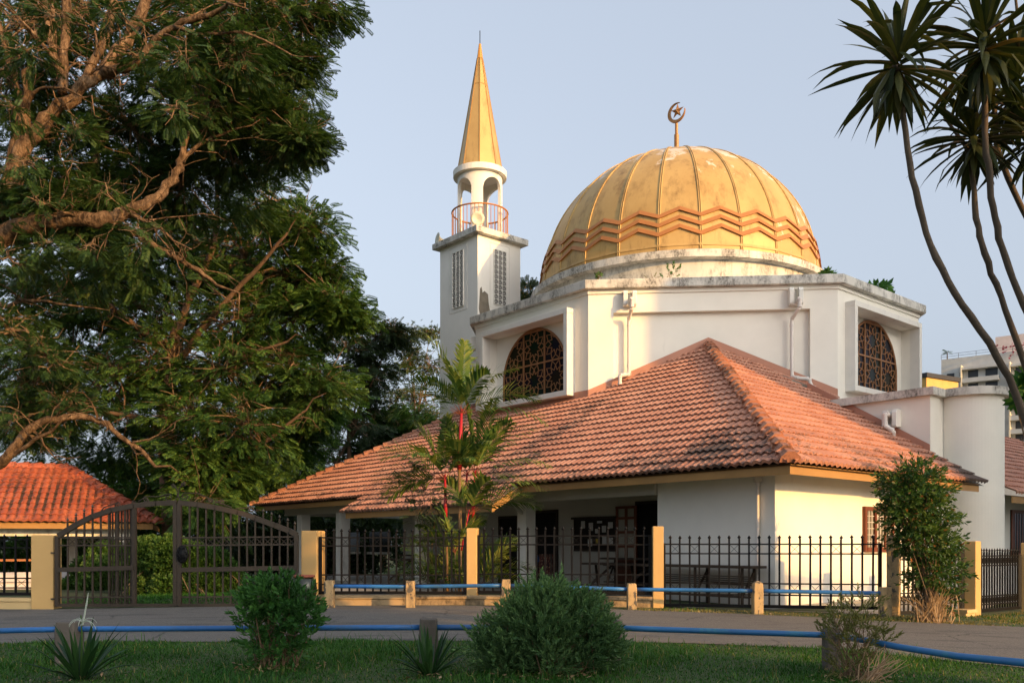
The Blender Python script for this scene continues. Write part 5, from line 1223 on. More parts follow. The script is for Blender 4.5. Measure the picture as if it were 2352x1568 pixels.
# ------------------------------------------------------------------ big rain tree, upper left
rain = thing('rain_tree', 'huge spreading rain tree with sunlit pale limbs reaching in above the orange pavilion roof', 'tree')
YT = 22.0; mb = MB()
limb(mb, [(-330, 1420, 22.5), (-300, 1000, 22.3), (-200, 760, 22), (-60, 580, 22), (20, 430, 22), (60, 330, 22), (120, 260, 22), (180, 205, 22), (235, 170, 22.2)], .33, .12, 14, 1, .06, side=8)
limb(mb, [(20, 430, 22), (50, 300, 22.1), (58, 250, 22)], .2, .12, 10, 2, side=7); limb(mb, [(58, 250, 22), (40, 200, 22), (15, 130, 21.8), (0, 60, 21.8)], .09, .05, 8, 3, side=7); limb(mb, [(58, 250, 22), (90, 205, 21.8), (150, 205, 21.5), (190, 225, 21.3)], .05, .02, 6, 4, side=7)
limb(mb, [(235, 170, 22.2), (270, 120, 22.4), (310, 60, 22.8), (345, -20, 23)], .17, .12, 12, 5, side=7); limb(mb, [(240, 168, 22.1), (300, 150, 21.8), (350, 100, 21.6), (400, 60, 21.3), (480, 35, 21)], .13, .06, 10, 6, side=7)
limb(mb, [(190, 200, 22), (215, 140, 22.5), (245, 80, 23), (262, -20, 23.4)], .12, .08, 10, 7, side=7); limb(mb, [(145, 215, 22), (148, 120, 22.2), (155, -20, 22.4)], .13, .11, 10, 8, side=7); limb(mb, [(140, 170, 22.1), (122, 120, 21.9), (100, -10, 21.9)], .09, .07, 10, 9, side=7)
limb(mb, [(128, 130, 22), (124, 60, 22), (118, -10, 22)], .05, .04, 8, 10, side=7); limb(mb, [(130, 140, 21.8), (80, 80, 21.6), (20, 20, 21.5)], .05, .03, 8, 11, side=7)
limb(mb, [(-80, 600, 21.6), (0, 545, 21.2), (70, 512, 21), (150, 505, 21), (240, 500, 21), (290, 488, 21.2), (345, 462, 21.5), (395, 410, 22), (418, 365, 22.2)], .24, .09, 12, 12, side=7); limb(mb, [(418, 365, 22.2), (470, 325, 22.4), (545, 295, 22.5)], .06, .02, 8, 13, side=7)
limb(mb, [(290, 488, 21.2), (340, 510, 21), (375, 530, 20.8)], .07, .03, 8, 14, side=7); limb(mb, [(150, 530, 22.5), (230, 520, 23), (300, 530, 23), (350, 560, 23), (420, 600, 23), (480, 640, 23)], .11, .05, 10, 15, side=7)
limb(mb, [(-120, 1110, 21), (0, 1065, 20.6), (55, 1000, 20.5), (110, 965, 20.5), (190, 958, 20.6), (260, 985, 20.8), (330, 1040, 21)], .13, .05, 10, 16, side=7); limb(mb, [(20, 1050, 20.6), (80, 1010, 20.2), (125, 985, 20)], .06, .03, 8, 17, side=7)
limb(mb, [(-60, 620, 22.2), (0, 700, 22.4), (60, 690, 22.2), (150, 700, 22)], .07, .03, 8, 18, side=7)
limb(mb, [(400, 60, 21.3), (470, 80, 21), (560, 75, 20.8), (640, 110, 20.8)], .05, .02, 7, 19, side=7); limb(mb, [(350, 100, 21.6), (420, 130, 21.5), (500, 185, 21.4)], .03, .015, 6, 20, side=7)
mb.build('trunk', M['bark_pale'], rain, smooth=True)
bl = px([(60, 60, 120, .8), (180, 30, 110, 1.5), (330, 40, 100, 2), (450, 50, 110, 1), (560, 60, 110), (650, 40, 95), (735, 0, 55), (600, 180, 95, .5), (655, 265, 60), (520, 230, 105, .5), (400, 210, 100, 2), (300, 290, 90, 2.5), (110, 330, 90, 3), (30, 190, 80, 2),
         (690, 140, 30), (640, 330, 75, .3), (695, 320, 22), (540, 330, 90, 1), (440, 300, 80, 2.4), (420, 430, 80, 2.5), (330, 410, 80, 3), (220, 400, 80, 3), (120, 440, 80, 3), (20, 480, 60, -1.5), (130, 470, 60, -1.6), (220, 470, 55, -1.5), (545, 120, 60, -2), (470, 250, 60, -1.5)], YT + 1.6, .6, 3, .92)
crown('crown', bl, rain, M['leaf_rain'], T_FROND, .30, pads=26, per=24, flat=.28, padr=.50, seed=41, branch=M['twig'], bthick=.014)
bl = px([(60, 880, 70), (30, 960, 70), (140, 930, 60), (20, 760, 70), (100, 820, 70)], 21.4, .5, 5)
crown('low_boughs', bl, rain, M['leaf_rain'], T_FROND, .30, pads=18, per=20, flat=.28, padr=.45, seed=42, branch=M['twig'], bthick=.016)

bl = px([(80, 120, 130), (230, 130, 130), (380, 120, 130), (520, 140, 120), (620, 150, 90), (120, 280, 120), (260, 300, 120), (400, 320, 120), (530, 300, 110), (80, 420, 110), (250, 440, 120), (400, 460, 110), (520, 440, 100), (620, 300, 60), (60, 560, 110), (200, 590, 110), (340, 600, 110), (30, 20, 100), (600, 20, 90), (480, 0, 90)], 27, .8, 6)
crown('inner_boughs', bl, rain, M['leaf_rain'], T_FROND, .42, pads=16, per=22, flat=.4, padr=.8, seed=43)

bl = px([(90, 470, 32), (245, 438, 30), (60, 372, 28), (330, 545, 36), (335, 128, 26), (60, 118, 26), (20, 590, 40), (170, 300, 24), (30, 250, 26), (210, 560, 32), (400, 250, 30), (120, 40, 24), (250, 30, 26), (420, 130, 26), (100, 560, 30)], 20.6, .3, 8)
crown('front_sprays', bl, rain, M['leaf_rain'], T_FROND, .30, pads=7, per=12, flat=.3, padr=.38, seed=44, branch=M['twig'], bthick=.010)

# ------------------------------------------------------------------ dense tree behind it
dense = thing('dense_tree', 'dense dark green tree with layered feathery boughs filling the middle left, behind the gate', 'tree')
mb = MB()
limb(mb, [(400, 1400, 31), (390, 1150, 31), (384, 1000, 31), (392, 850, 31), (398, 790, 31)], .36, .22, 12, 31, side=9); limb(mb, [(398, 800, 31), (350, 780, 30.6), (300, 740, 30), (240, 690, 29.5)], .15, .06, 8, 32, side=9); limb(mb, [(398, 790, 31), (430, 700, 31), (490, 560, 31), (498, 400, 31)], .16, .07, 10, 33, side=9)
limb(mb, [(385, 1000, 31), (330, 960, 30), (270, 950, 29.5), (200, 945, 29)], .12, .05, 8, 34, side=9); limb(mb, [(388, 950, 31), (450, 900, 30.5), (540, 830, 30), (640, 790, 29.6)], .14, .05, 8, 35, side=9); limb(mb, [(400, 1150, 31), (520, 1080, 29.5), (600, 1020, 29), (690, 950, 28.5)], .13, .04, 8, 36, side=9); limb(mb, [(395, 860, 31), (460, 760, 30), (560, 650, 29.5), (640, 560, 29)], .14, .05, 8, 37, side=9)
limb(mb, [(220, 620, 33), (215, 480, 33), (220, 330, 33)], .22, .16, 10, 38, side=9); limb(mb, [(340, 640, 34), (345, 500, 34), (350, 360, 34)], .18, .12, 10, 39, side=9)
mb.build('trunk', M['bark'], dense, smooth=True)
bl = px([(620, 470, 95, 1), (705, 520, 55), (560, 590, 105, 1), (650, 630, 90), (735, 620, 42), (450, 660, 110, 2), (310, 700, 110, 2), (180, 740, 100, 2), (70, 690, 85, 2), (560, 730, 110), (690, 730, 85), (765, 690, 36), (790, 720, 22), (400, 830, 110, -1), (260, 860, 110, -1), (110, 870, 100, 1), (530, 860, 110, -1), (650, 850, 95, -1), (735, 880, 60),
         (450, 960, 100, -2), (560, 965, 85, -2), (680, 960, 60, 7), (350, 1000, 70, 7), (490, 1070, 65, -3), (600, 1060, 55, 7), (690, 1020, 45, 7), (60, 960, 70, 2), (450, 1050, 60, -2), (480, 1110, 55, -2.5), (470, 1150, 40, -2.5), (400, 1130, 50, 8), (330, 600, 90, 3), (470, 540, 90, 3), (200, 590, 80, 3), (720, 940, 40, 6), (540, 1110, 40, 6)], 31, .8, 9, .92)
crown('crown', bl, dense, M['leaf_mid'], T_FROND, .40, pads=30, per=25, flat=.26, padr=.70, seed=51, branch=M['twig'], bthick=.018)

bl = px([(60, 700, 130), (200, 720, 130), (330, 740, 130), (460, 740, 130), (580, 720, 120), (680, 760, 90), (60, 860, 120), (200, 900, 120), (340, 900, 120), (480, 900, 120), (600, 880, 110), (690, 880, 80), (120, 1010, 90), (260, 1020, 70), (440, 1020, 100), (560, 1020, 100), (650, 1040, 80), (560, 560, 90), (640, 620, 80), (480, 1130, 60)], 37, 1, 10)
crown('inner_boughs', bl, dense, M['leaf_mid'], T_FROND, .60, pads=15, per=20, flat=.4, padr=1.2, seed=52)

def simple_tree(name, label, blobs, Y, mat, tpl, size, trunk, pads=10, per=20, padr=.6, seed=0, flat=.4, group=None, tw=.2, bark='bark'):
    t = thing(name, label, 'tree', group=group); bl_ = px(blobs, Y, .8, seed); mb = MB(); b0_ = at(trunk[0], 1300, Y); b0_[2] = gz(b0_[0], min(Y, 40)) - .2; top = at(trunk[0], trunk[1], Y)
    mb.tube([b0_, (b0_ + top) / 2 + np.array([.15, 0, 0]), top], [tw, tw * .8, tw * .5], 10)
    for c, R in bl_: m_ = (top + c) / 2 + np.array([0, 0, -.1 * R]); mb.tube([top - UP * .3, m_, c], [tw * .45, tw * .3, tw * .12], 6)
    mb.build('trunk', M[bark], t, smooth=True)
    crown('crown', bl_, t, mat, tpl, size, pads=pads, per=per, flat=flat, padr=padr, seed=seed, branch=M['twig'], bthick=.02); return t
simple_tree('feathery_tree', 'dark blue-green feathery tree between the dense tree and the minaret', [(800, 800, 55), (830, 870, 65), (880, 775, 38), (905, 760, 22), (800, 960, 80), (770, 1060, 75), (850, 940, 55), (860, 840, 45), (740, 1120, 50)], 46, M['leaf_dark'], T_FROND2, .50, (800, 1000), 18, 22, .6, 61, .3)
simple_tree('airy_tree', 'thin airy small-leaved tree with olive foliage just left of the minaret shaft', [(945, 775, 26), (988, 765, 20), (935, 850, 42), (985, 840, 32), (915, 910, 38), (975, 910, 42), (1000, 960, 30), (940, 815, 26)], 55, M['leaf_airy'], T_CL2, .24, (955, 960), 16, 16, .6, 62, .6, tw=.12)
simple_tree('round_crowned_tree', 'bright green rounded tree crown peeping over the tiled roof beside the minaret', [(880, 980, 42), (930, 965, 36), (985, 985, 42), (850, 1030, 42), (930, 1010, 45), (1010, 1010, 30)], 48, M['leaf_bright'], T_CL, .34, (930, 1060), 20, 26, .75, 63, .6)
simple_tree('young_tree', 'low bright green tree between the pavilion roof and the gate arch', [(285, 1095, 38), (345, 1125, 46), (410, 1130, 50), (270, 1160, 45), (460, 1150, 55), (330, 1175, 50), (400, 1190, 45)], 43, M['leaf_bright'], T_CL, .36, (350, 1180), 16, 24, .8, 64, .5)
bk = 'shaded trees standing far behind the garden'
for i, (u, v, w_) in enumerate([(-60, 1130, 120), (90, 1120, 110), (200, 1190, 90), (480, 1180, 120), (620, 1190, 110), (760, 1150, 110), (880, 1120, 80)]):
    simple_tree('shade_tree', ['dark shade tree behind the left end of the pavilion roof', 'dark shade tree showing between pavilion roof and rain tree boughs', 'dark shade tree behind the end of the pavilion', 'dark shade tree behind the clipped hedge', 'dark shade tree behind the closed gate leaf', 'dark shade tree behind the left tip of the mosque roof', 'dark shade tree behind the roof, under the feathery tree'][i],
                [(u, v, w_ * .6), (u - w_ * .5, v + 40, w_ * .5), (u + w_ * .5, v + 50, w_ * .5), (u, v + 90, w_ * .6)], 56 + 2 * (i % 3), M['leaf_dark'], T_CL, .55, (u, v + 30), 15, 24, 1.3, 70 + i, .5, bk)

# ------------------------------------------------------------------ clipped hedge, shrubs under the pavilion eaves
def leafy(name, label, cat, blobs, mat, tpl, size, n, seed, stems=None, upright=.6, group=None, stem_mat='twig', stem_n=20, base=None, spread=.5, stem_r=.012, part='foliage'):
    """a shrub: leaf sprays through the outer half of its blobs, plus stems rising from the base"""
    t = thing(name, label, cat, group=group); r = np.random.default_rng(seed); Pn, Dn, Sn, Nn = [], [], [], []
    tot = sum(R * R for _, R in blobs)
    for c, R in blobs:
        k_ = int(n * R * R / tot); d = usphere(k_, r); rad = R * (1 - .55 * r.random(k_) ** 1.6); p = np.asarray(c) + d * rad[:, None] * [1, 1, .95]
        dd = d * [1, 1, .6] + r.normal(0, .35, (k_, 3)); dd[:, 2] += upright; Pn.append(p); Dn.append(dd); Sn.append(size * r.uniform(.6, 1.3, k_)); Nn.append(d + r.normal(0, .5, (k_, 3)) + [0, 0, .5])
    quads_obj(part, place(tpl, np.concatenate(Pn), np.concatenate(Dn), np.concatenate(Nn), np.concatenate(Sn)), mat, t)
    if base is not None:
        mb = MB(); allp = np.concatenate(Pn)
        for i in range(stem_n):
            e = allp[r.integers(len(allp))]; b_ = base + np.array([r.normal(0, spread * .3), r.normal(0, spread * .3), 0]); m_ = b_ + (e - b_) * .5 + np.array([r.normal(0, .05), r.normal(0, .05), .08 * abs(e[2] - b_[2])])
            mb.tube([b_ - UP * .05, m_, e], [stem_r, stem_r * .7, stem_r * .35], 5, caps=False)
            for _ in range(2): f = r.uniform(.35, .9); s_ = b_ + (e - b_) * f; mb.tube([s_, s_ + r.normal(0, .09, 3) + UP * .12], [stem_r * .5, stem_r * .2], 4, caps=False)
        mb.build('stems', M[stem_mat], t, fix=False)
    return t
hb_ = [(at(300, 1300, 24.5), .55), (at(340, 1275, 24.4), .60), (at(390, 1280, 24.2), .68), (at(440, 1290, 24.2), .62), (at(490, 1300, 24.3), .56), (at(525, 1320, 24.4), .42), (at(330, 1345, 24.3), .5), (at(395, 1350, 24.0), .58), (at(460, 1350, 24.0), .56), (at(510, 1355, 24.2), .42), (at(240, 1310, 25.5), .5)]
leafy('clipped_hedge', 'rounded clipped green hedge behind the gate', 'hedge', hb_, M['leaf_hedge'], T_CL, .11, 15000, 81, base=np.array([-8.6, 24.3, gz(-8.6, 24)]), stem_n=50, spread=2.5, upright=.2)
for i, (u, v, w_, Y) in enumerate([(60, 1265, .8, 37), (160, 1255, .8, 38), (250, 1290, .7, 28), (-60, 1260, .9, 37), (200, 1310, .5, 29)]):
    leafy('garden_shrub', ['olive garden shrub framed by the fence bars at the left edge', 'olive garden shrub behind the wide gate pillar', 'leafy garden shrub behind the wicket bars', 'garden shrub beyond the left edge of the pavilion table', 'low garden shrub seen through the hinge side of the gate'][i], 'shrub', [(at(u, v, Y), w_), (at(u - 30, v + 40, Y), w_ * .8), (at(u + 30, v + 35, Y), w_ * .8)], M['leaf_hedge'], T_CL, .2, 1500, 90 + i, base=np.array([at(u, 0, Y)[0], Y, gz(at(u, 0, Y)[0], Y)]), stem_n=12, group='shrubs around the pavilion')

leafy('garden_shrub', 'dark shrub mass behind the open far end of the veranda', 'shrub', [(at(u_, v_, 42), 1.5) for u_, v_ in ((640, 1230), (700, 1240), (760, 1235), (820, 1245), (880, 1240), (600, 1260), (730, 1280), (800, 1285), (660, 1290))], M['leaf_dark'], T_CL, .34, 2600, 98, base=np.array([-9, 42, -.4]), stem_n=20, group='shrubs around the pavilion')

# ------------------------------------------------------------------ red-stemmed palm clump
palm = thing('sealing_wax_palm', 'clump of slender palms with bright red crownshafts in front of the tiled roof', 'palm')
YPm = 18.9
def palm_frond(base, az, elev, L, curl, seed, nl=30, ll=.46):
    r = np.random.default_rng(seed); d0 = np.array([math.cos(az) * math.cos(elev), math.sin(az) * math.cos(elev), math.sin(elev)]); pts = []; p = np.asarray(base, float).copy(); d = d0.copy()
    for i in range(nl + 1): pts.append(p.copy()); p = p + d * L / nl; d = nrm(d - UP * curl / nl * (0.4 + 1.2 * i / nl))
    q = []; side = nrm(np.cross(d0, UP)) if abs(d0[2]) < .98 else np.array([1., 0, 0]); roll = r.choice([-1, 1]) * r.uniform(.45, .95)
    for i in range(6, nl + 1):
        dd = nrm(pts[i] - pts[i - 1]); up_ = nrm(np.cross(side, dd)); f = (i - 6) / (nl - 6); l_ = ll * (math.sin(math.pi * (.22 + .70 * f)) ** .8) * r.uniform(.88, 1.1)
        for s in (-1, 1):
            rs_ = side * math.cos(roll) + up_ * math.sin(roll); ru_ = up_ * math.cos(roll) - side * math.sin(roll); v = nrm(dd * (.75 + .4 * f) + rs_ * s * .80 + ru_ * r.uniform(.0, .45)); a_ = pts[i] + dd * s * .008; m_ = a_ + v * l_ * .55; e = m_ + nrm(v - UP * r.uniform(.1, .8)) * l_ * .45; wv = nrm(np.cross(v, up_)) * .028
            q.append([a_ - wv * .4, a_ + wv * .4, m_ + wv, m_ - wv]); q.append([m_ - wv, m_ + wv, e + wv * .1, e - wv * .1])
    return pts, q
def palm_stem(u0, v0, u1, v1, u2, v2, fronds, seed, r0=.045, sheath=True, Y=YPm, L=1.48):
    mb = MB(); a_, b_, c_ = at(u0, v0, Y), at(u1, v1, Y), at(u2, v2, Y); a_[2] = min(a_[2], gz(a_[0], Y)) if v0 > 1350 else a_[2]
    mb.tube([a_, (a_ + b_) / 2 + np.array([.02, 0, 0]), b_], [r0, r0 * .9, r0 * .8], 8); mb.build('stem', M['palm_stem'], palm, smooth=True)
    if sheath: mb = MB(); mb.tube([b_ - UP * .03, b_ + (c_ - b_) * .3, c_ + UP * .05], [r0 * 1.05, r0 * 1.15, r0 * .6], 8); mb.build('red_sheath', M['red_sheath'], palm, smooth=True)
    qs = []; mr = MB(); 
    for i, (az, el, f, cu) in enumerate(fronds):
        pts, q = palm_frond(c_ - UP * .06, math.radians(az), math.radians(el), L * f, cu, seed * 20 + i); qs += q; mr.tube(pts[:6], [.011 - .0012 * j for j in range(6)], 5, caps=False)
    mr.build('leaf_stalks', M['stalk'], palm, smooth=True, fix=False); quads_obj('fronds', qs, M['leaf_palm'], palm)
palm_stem(1055, 1400, 1055, 1075, 1060, 945, [(178, 36, 1.2, 1.25), (168, 58, 1.25, 1.2), (195, 22, 1.1, 1.3), (150, 72, 1.3, 1.0), (80, 82, 1.1, .6), (25, 58, 1.2, 1.2), (3, 36, 1.2, 1.25), (-12, 16, 1.3, 1.1), (-60, 50, 1.0, 1.3), (-100, 55, 1.0, 1.2), (-140, 42, 1.05, 1.3), (100, 55, 1.0, 1.2), (185, 12, .8, 1.2)], 1, .045)
palm_stem(1025, 1400, 1024, 1185, 1022, 1095, [(180, 24, 1.1, 1.2), (172, 44, 1.1, 1.2), (150, 66, 1.0, .8), (-160, 40, 1.0, 1.2), (-120, 45, .9, 1.3), (90, 75, 1.0, .6), (25, 58, .8, 1.0), (-50, 45, .8, 1.3), (195, 8, .95, 1.0), (175, 5, .9, 1.1)], 2, .034)
palm_stem(1082, 1400, 1086, 1185, 1092, 1085, [(40, 76, 1.15, .5), (5, 56, 1.15, 1.1), (-6, 32, 1.15, 1.2), (8, 12, 1.1, 1.1), (150, 66, .9, .8), (-70, 52, .9, 1.3), (80, 55, 1.0, 1.0), (-40, 60, 1.0, 1.0), (120, 78, 1.1, .5), (-130, 50, .8, 1.2)], 3, .033)
palm_stem(1072, 1400, 1070, 1135, 1073, 1085, [(120, 70, .6, .8), (-40, 60, .5, 1.0), (170, 50, .6, 1.1), (10, 60, .6, 1.0)], 4, .024, Y=YPm + .2)
palm_stem(1048, 1400, 1060, 1260, 1078, 1175, [(0, 30, 1.05, 1.15), (12, 42, 1.0, 1.3), (-15, 50, 1.0, 1.2), (-60, 55, .8, 1.2), (150, 60, .7, 1.1)], 5, .018, Y=YPm - .2)
for i, (u, v, fr) in enumerate([(1045, 1262, [(160, 55, .75, 1.2), (200, 40, .7, 1.4), (120, 66, .75, .9), (-60, 50, .7, 1.2), (30, 60, .7, 1.1)]), (1030, 1345, [(175, 40, 1.0, 1.3), (150, 60, 1.0, 1.0), (-150, 35, .9, 1.4), (90, 65, .8, .9), (190, 58, .9, 1.0)]), (1090, 1345, [(5, 42, .95, 1.3), (30, 62, 1.0, 1.0), (-30, 30, .9, 1.4), (70, 72, .8, .8), (-5, 60, .9, 1.0)]), (1065, 1360, [(190, 55, .9, 1.2), (-10, 60, .9, 1.2), (-90, 50, .8, 1.3), (100, 70, 1.0, .6)])]):
    palm_stem(u, 1400, u, v + 5, u, v, fr, 10 + i, .015, sheath=False, Y=YPm + (.15 if i % 2 else -.25))
sap = leafy('sapling', 'thin sapling with lacy dark leaves left of the red-stemmed palm', 'shrub', [(at(950, 1100, 19.6), .28), (at(975, 1140, 19.6), .3), (at(1000, 1190, 19.6), .25), (at(960, 1190, 19.6), .2)], M['leaf_dark'], T_FROND, .20, 130, 99, base=np.array([at(1000, 0, 19.6)[0], 19.6, .05]), stem_n=9, spread=.1, upright=.1)

# ------------------------------------------------------------------ dracaenas, upper right
def dracaena(label, stem, head, R, seed, Y, n=64, extra=None):
    t = thing('dracaena', label, 'dracaena', group='tall dracaenas at the right edge'); mb = MB(); limb(mb, [(*p, Y) for p in stem], .034, .027, 9, seed, .05); mb.build('stem', M['drac_bark'], t, smooth=True)
    r = np.random.default_rng(seed); c = at(head[0], head[1], Y); q = []
    for i in range(n):
        f = i / n; az = i * 2.39996 + r.uniform(-.3, .3); el = math.radians(80 - 148 * f ** .85 + r.uniform(-9, 9)); L = R * r.uniform(.8, 1.12) * (.7 + .5 * math.sin(math.pi * min(1, .25 + f * .8))); wv0 = R * .060 * r.uniform(.8, 1.25)
        d = np.array([math.cos(az) * math.cos(el), math.sin(az) * math.cos(el), math.sin(el)]); p = c - UP * (.30 * R * f) + d * .02; side = nrm(np.cross(d, UP + np.array([.01, .02, 0]))); ns = 6; cu = r.uniform(.2, 1.5) * (1.15 - .5 * f); rows = []; tw_ = r.uniform(-.5, .5)
        for j in range(ns + 1):
            s = j / ns; w_ = wv0 * (.35 + 1.6 * s * (1.25 - s)) * (1 if s < .6 else max(.03, (1 - s) / .4)); sv = nrm(side + np.cross(side, d) * tw_ * s)
            rows.append((p - sv * w_, p.copy() - np.cross(sv, d) * w_ * -.25, p + sv * w_)); p = p + d * L / ns; d = nrm(d - UP * cu / ns * (.3 + 1.6 * s))
            if r.random() < .07: d = nrm(d - UP * .9)
        for j in range(ns): 
            a_, b_ = rows[j], rows[j + 1]; q.append([a_[0], a_[1], b_[1], b_[0]]); q.append([a_[1], a_[2], b_[2], b_[1]])
    # leaves keep one island each so that each has one tone
    mb = MB(); per = 2 * 6
    for i in range(n):
        vs = [p for quad_ in q[i * per:(i + 1) * per] for p in quad_]; mb.add(vs, [(4 * k_, 4 * k_ + 1, 4 * k_ + 2, 4 * k_ + 3) for k_ in range(per)])
    o = mb.build('leaves', M['leaf_drac'], t, fix=False)
    import bmesh
    bm = bmesh.new(); bm.from_mesh(o.data); bmesh.ops.remove_doubles(bm, verts=bm.verts, dist=.0004); bm.to_mesh(o.data); bm.free()
    return t
dracaena('leftmost tall dracaena, its long bare stem curving down to the right', [(2480, 1300), (2352, 945), (2290, 820), (2210, 700), (2150, 590), (2110, 470), (2085, 340), (2066, 190)], (2062, 125), .68, 201, 8.0, 66)
dracaena('dracaena with the largest dark leaf head, at the top right corner', [(2560, 1300), (2420, 860), (2352, 700), (2310, 590), (2285, 500), (2272, 400), (2262, 300), (2258, 170)], (2262, 85), .74, 202, 8.4, 76)
dracaena('dracaena with the lowest leaf head, hanging between the other stems', [(2540, 1300), (2400, 960), (2345, 810), (2300, 680), (2262, 580), (2243, 500), (2232, 380)], (2236, 300), .60, 203, 8.8, 66)
dracaena('dracaena leaning in from the right edge, its head mostly out of the picture', [(2560, 1200), (2480, 800), (2400, 590), (2330, 440), (2290, 330), (2285, 240)], (2330, 190), .72, 204, 9.2, 66)
dracaena('dracaena whose broad leaf head fills the right margin below the corner', [(2580, 1200), (2520, 800), (2440, 500), (2400, 360)], (2385, 290), .62, 205, 8.6, 56)
# leafy twig poking in at the right edge
leafy('fruit_sapling', 'broad-leaved green twigs poking in at the right edge before the apartments', 'shrub', [(at(2360, 880, 9.0), .14), (at(2350, 930, 9.0), .10)], M['leaf_bush'], T_CL, .16, 30, 97, base=at(2420, 1300, 9.0), stem_n=5, spread=.05)

# ------------------------------------------------------------------ near plants
def gp_(u, Y): x = at(u, 0, Y)[0]; return np.array([x, Y, gz(x, Y)])
leafy('upright_shrub', 'leafy upright green shrub with bare lower stems in front of the long blue pipe', 'shrub', [(at(632, 1378, 9.05), .17), (at(592, 1382, 9.05), .13), (at(672, 1388, 9.0), .15), (at(700, 1425, 9.0), .11), (at(572, 1420, 9.0), .10), (at(640, 1425, 9.05), .17), (at(590, 1460, 9.0), .10), (at(708, 1465, 8.95), .07), (at(650, 1480, 9.0), .12), (at(610, 1500, 9.0), .09), (at(680, 1500, 9.0), .07), (at(615, 1350, 9.05), .07), (at(655, 1352, 9.05), .06)], M['leaf_bush'], T_SH, .165, 420, 101, base=gp_(632, 9.1), stem_n=46, spread=.30, upright=.75, stem_r=.008)
bush_blobs = [(at(1250, 1445, 8.7), .33), (at(1175, 1475, 8.7), .26), (at(1335, 1462, 8.75), .28), (at(1262, 1392, 8.8), .17), (at(1205, 1425, 8.7), .20), (at(1318, 1412, 8.75), .19), (at(1130, 1495, 8.6), .14), (at(1385, 1470, 8.75), .13), (at(1395, 1505, 8.75), .11), (at(1250, 1505, 8.6), .28), (at(1165, 1525, 8.6), .17), (at(1340, 1515, 8.65), .17), (at(1235, 1368, 8.8), .07), (at(1290, 1362, 8.8), .09), (at(1160, 1430, 8.7), .09), (at(1365, 1425, 8.75), .08), (at(1105, 1470, 8.65), .05), (at(1350, 1395, 8.8), .05)]
r = np.random.default_rng(31); bush_blobs += [(c_ + r.normal(0, .02, 3), .05) for c_, R_ in bush_blobs[:11] for c_ in [c_ + R_ * nrm(r.normal(0, 1, 3) + [0, -.5, .5]) * 1.08 for _ in range(3)]]
leafy('round_bush', 'big rounded grey-green bush with many small pointed shoots in the foreground', 'shrub', bush_blobs, M['leaf_blue'], T_SH2, .17, 3000, 102, base=gp_(1270, 8.7), stem_n=70, spread=.55, upright=.8, stem_r=.007, stem_mat='twig')
leafy('twiggy_shrub', 'sparse twiggy shrub with yellow-green tips over the teal pipe', 'shrub', [(at(1930, 1425, 8.5), .15), (at(1975, 1410, 8.5), .15), (at(1905, 1450, 8.5), .10), (at(2000, 1455, 8.45), .14), (at(1960, 1480, 8.4), .16), (at(2030, 1480, 8.4), .08), (at(1940, 1530, 8.4), .12)], M['leaf_olive'], T_SH2, .14, 200, 103, base=gp_(1965, 8.45), stem_n=34, spread=.28, upright=.8, stem_r=.007, stem_mat='twig')
mb = MB(); r = np.random.default_rng(6); b_ = at(1985, 1555, 8.2)
for i in range(26):
    p = b_ + np.array([r.normal(0, .05), r.normal(0, .05), -.05]); d = nrm((r.uniform(.1, 1), r.uniform(-.5, .3), r.uniform(.15, .7))); pts = [p]
    for j in range(5): p = p + d * .085; d = nrm(d + r.normal(0, .28, 3)); pts.append(p)
    mb.tube(pts, [.008, .007, .006, .005, .004, .002], 5, caps=False)
tag(mb.build('dead_branches', paint('bleached_wood', (.46, .30, .17), .9, .3, (.2, .13, .08)), smooth=True, fix=False), 'tangle of bleached dead branches at the foot of the twiggy shrub', 'branches')

def strap_plant(u, Y, n, L, w_, seed, label, spread=1.0, name='lily_plant'):
    t = thing(name, label, 'plant', group='strap-leaved plants in the grass'); r = np.random.default_rng(seed); c = gp_(u, Y); mb = MB()
    for i in range(n):
        az = i * 2.4 + r.uniform(-.4, .4); f = (i + .5) / n; el = math.radians(84 - 62 * f * spread + r.uniform(-8, 8)); d = np.array([math.cos(az) * math.cos(el), math.sin(az) * math.cos(el), math.sin(el)]); p = c + np.array([math.cos(az), math.sin(az), 0]) * .05 + UP * 0.0; l_ = L * r.uniform(.75, 1.1); side = nrm(np.cross(d, UP + .01)); cu = r.uniform(.2, .9) * (.4 + f); ns = 7; vs = []
        for j in range(ns + 1):
            s = j / ns; ww = w_ * (.6 + .7 * s) * (1 if s < .55 else max(.02, (1 - s) / .45)); nn = np.cross(side, d); vs += [p - side * ww + nn * ww * .35, p, p + side * ww + nn * ww * .35]; p = p + d * l_ / ns; d = nrm(d - UP * cu / ns * (.2 + 1.7 * s))
        mb.add(vs, [(3 * j + k_, 3 * j + k_ + 1, 3 * j + k_ + 4, 3 * j + k_ + 3) for j in range(ns) for k_ in (0, 1)])
    mb.build('leaves', M['leaf_lily'], t, fix=False); return t, c
lt, lc = strap_plant(186, 8.45, 30, .60, .030, 301, 'dark strap-leaved spider lily with a thin white flower in front of the dark post')
mb = MB(); fz = lc + UP * .62
mb.tube([lc + UP * .05, lc + np.array([.01, 0, .4]), fz], [.010, .008, .006], 6); mb.build('flower_stalk', M['leaf_bright'], lt)
mb = MB(); r = np.random.default_rng(8)
fz2 = at(190, 1430, 8.43)
for i in range(9):
    az = i * 2.4; up0 = r.uniform(.3, 1.0); p = fz2.copy(); d = nrm((math.cos(az), math.sin(az) * .6, up0 * 1.6)); pts = [p]
    for j in range(7): p = p + d * .024; d = nrm(d - UP * .42); pts.append(p)
    mb.tube(pts, [.004, .0035, .003, .003, .0025, .0025, .002, .0015], 4, caps=False)
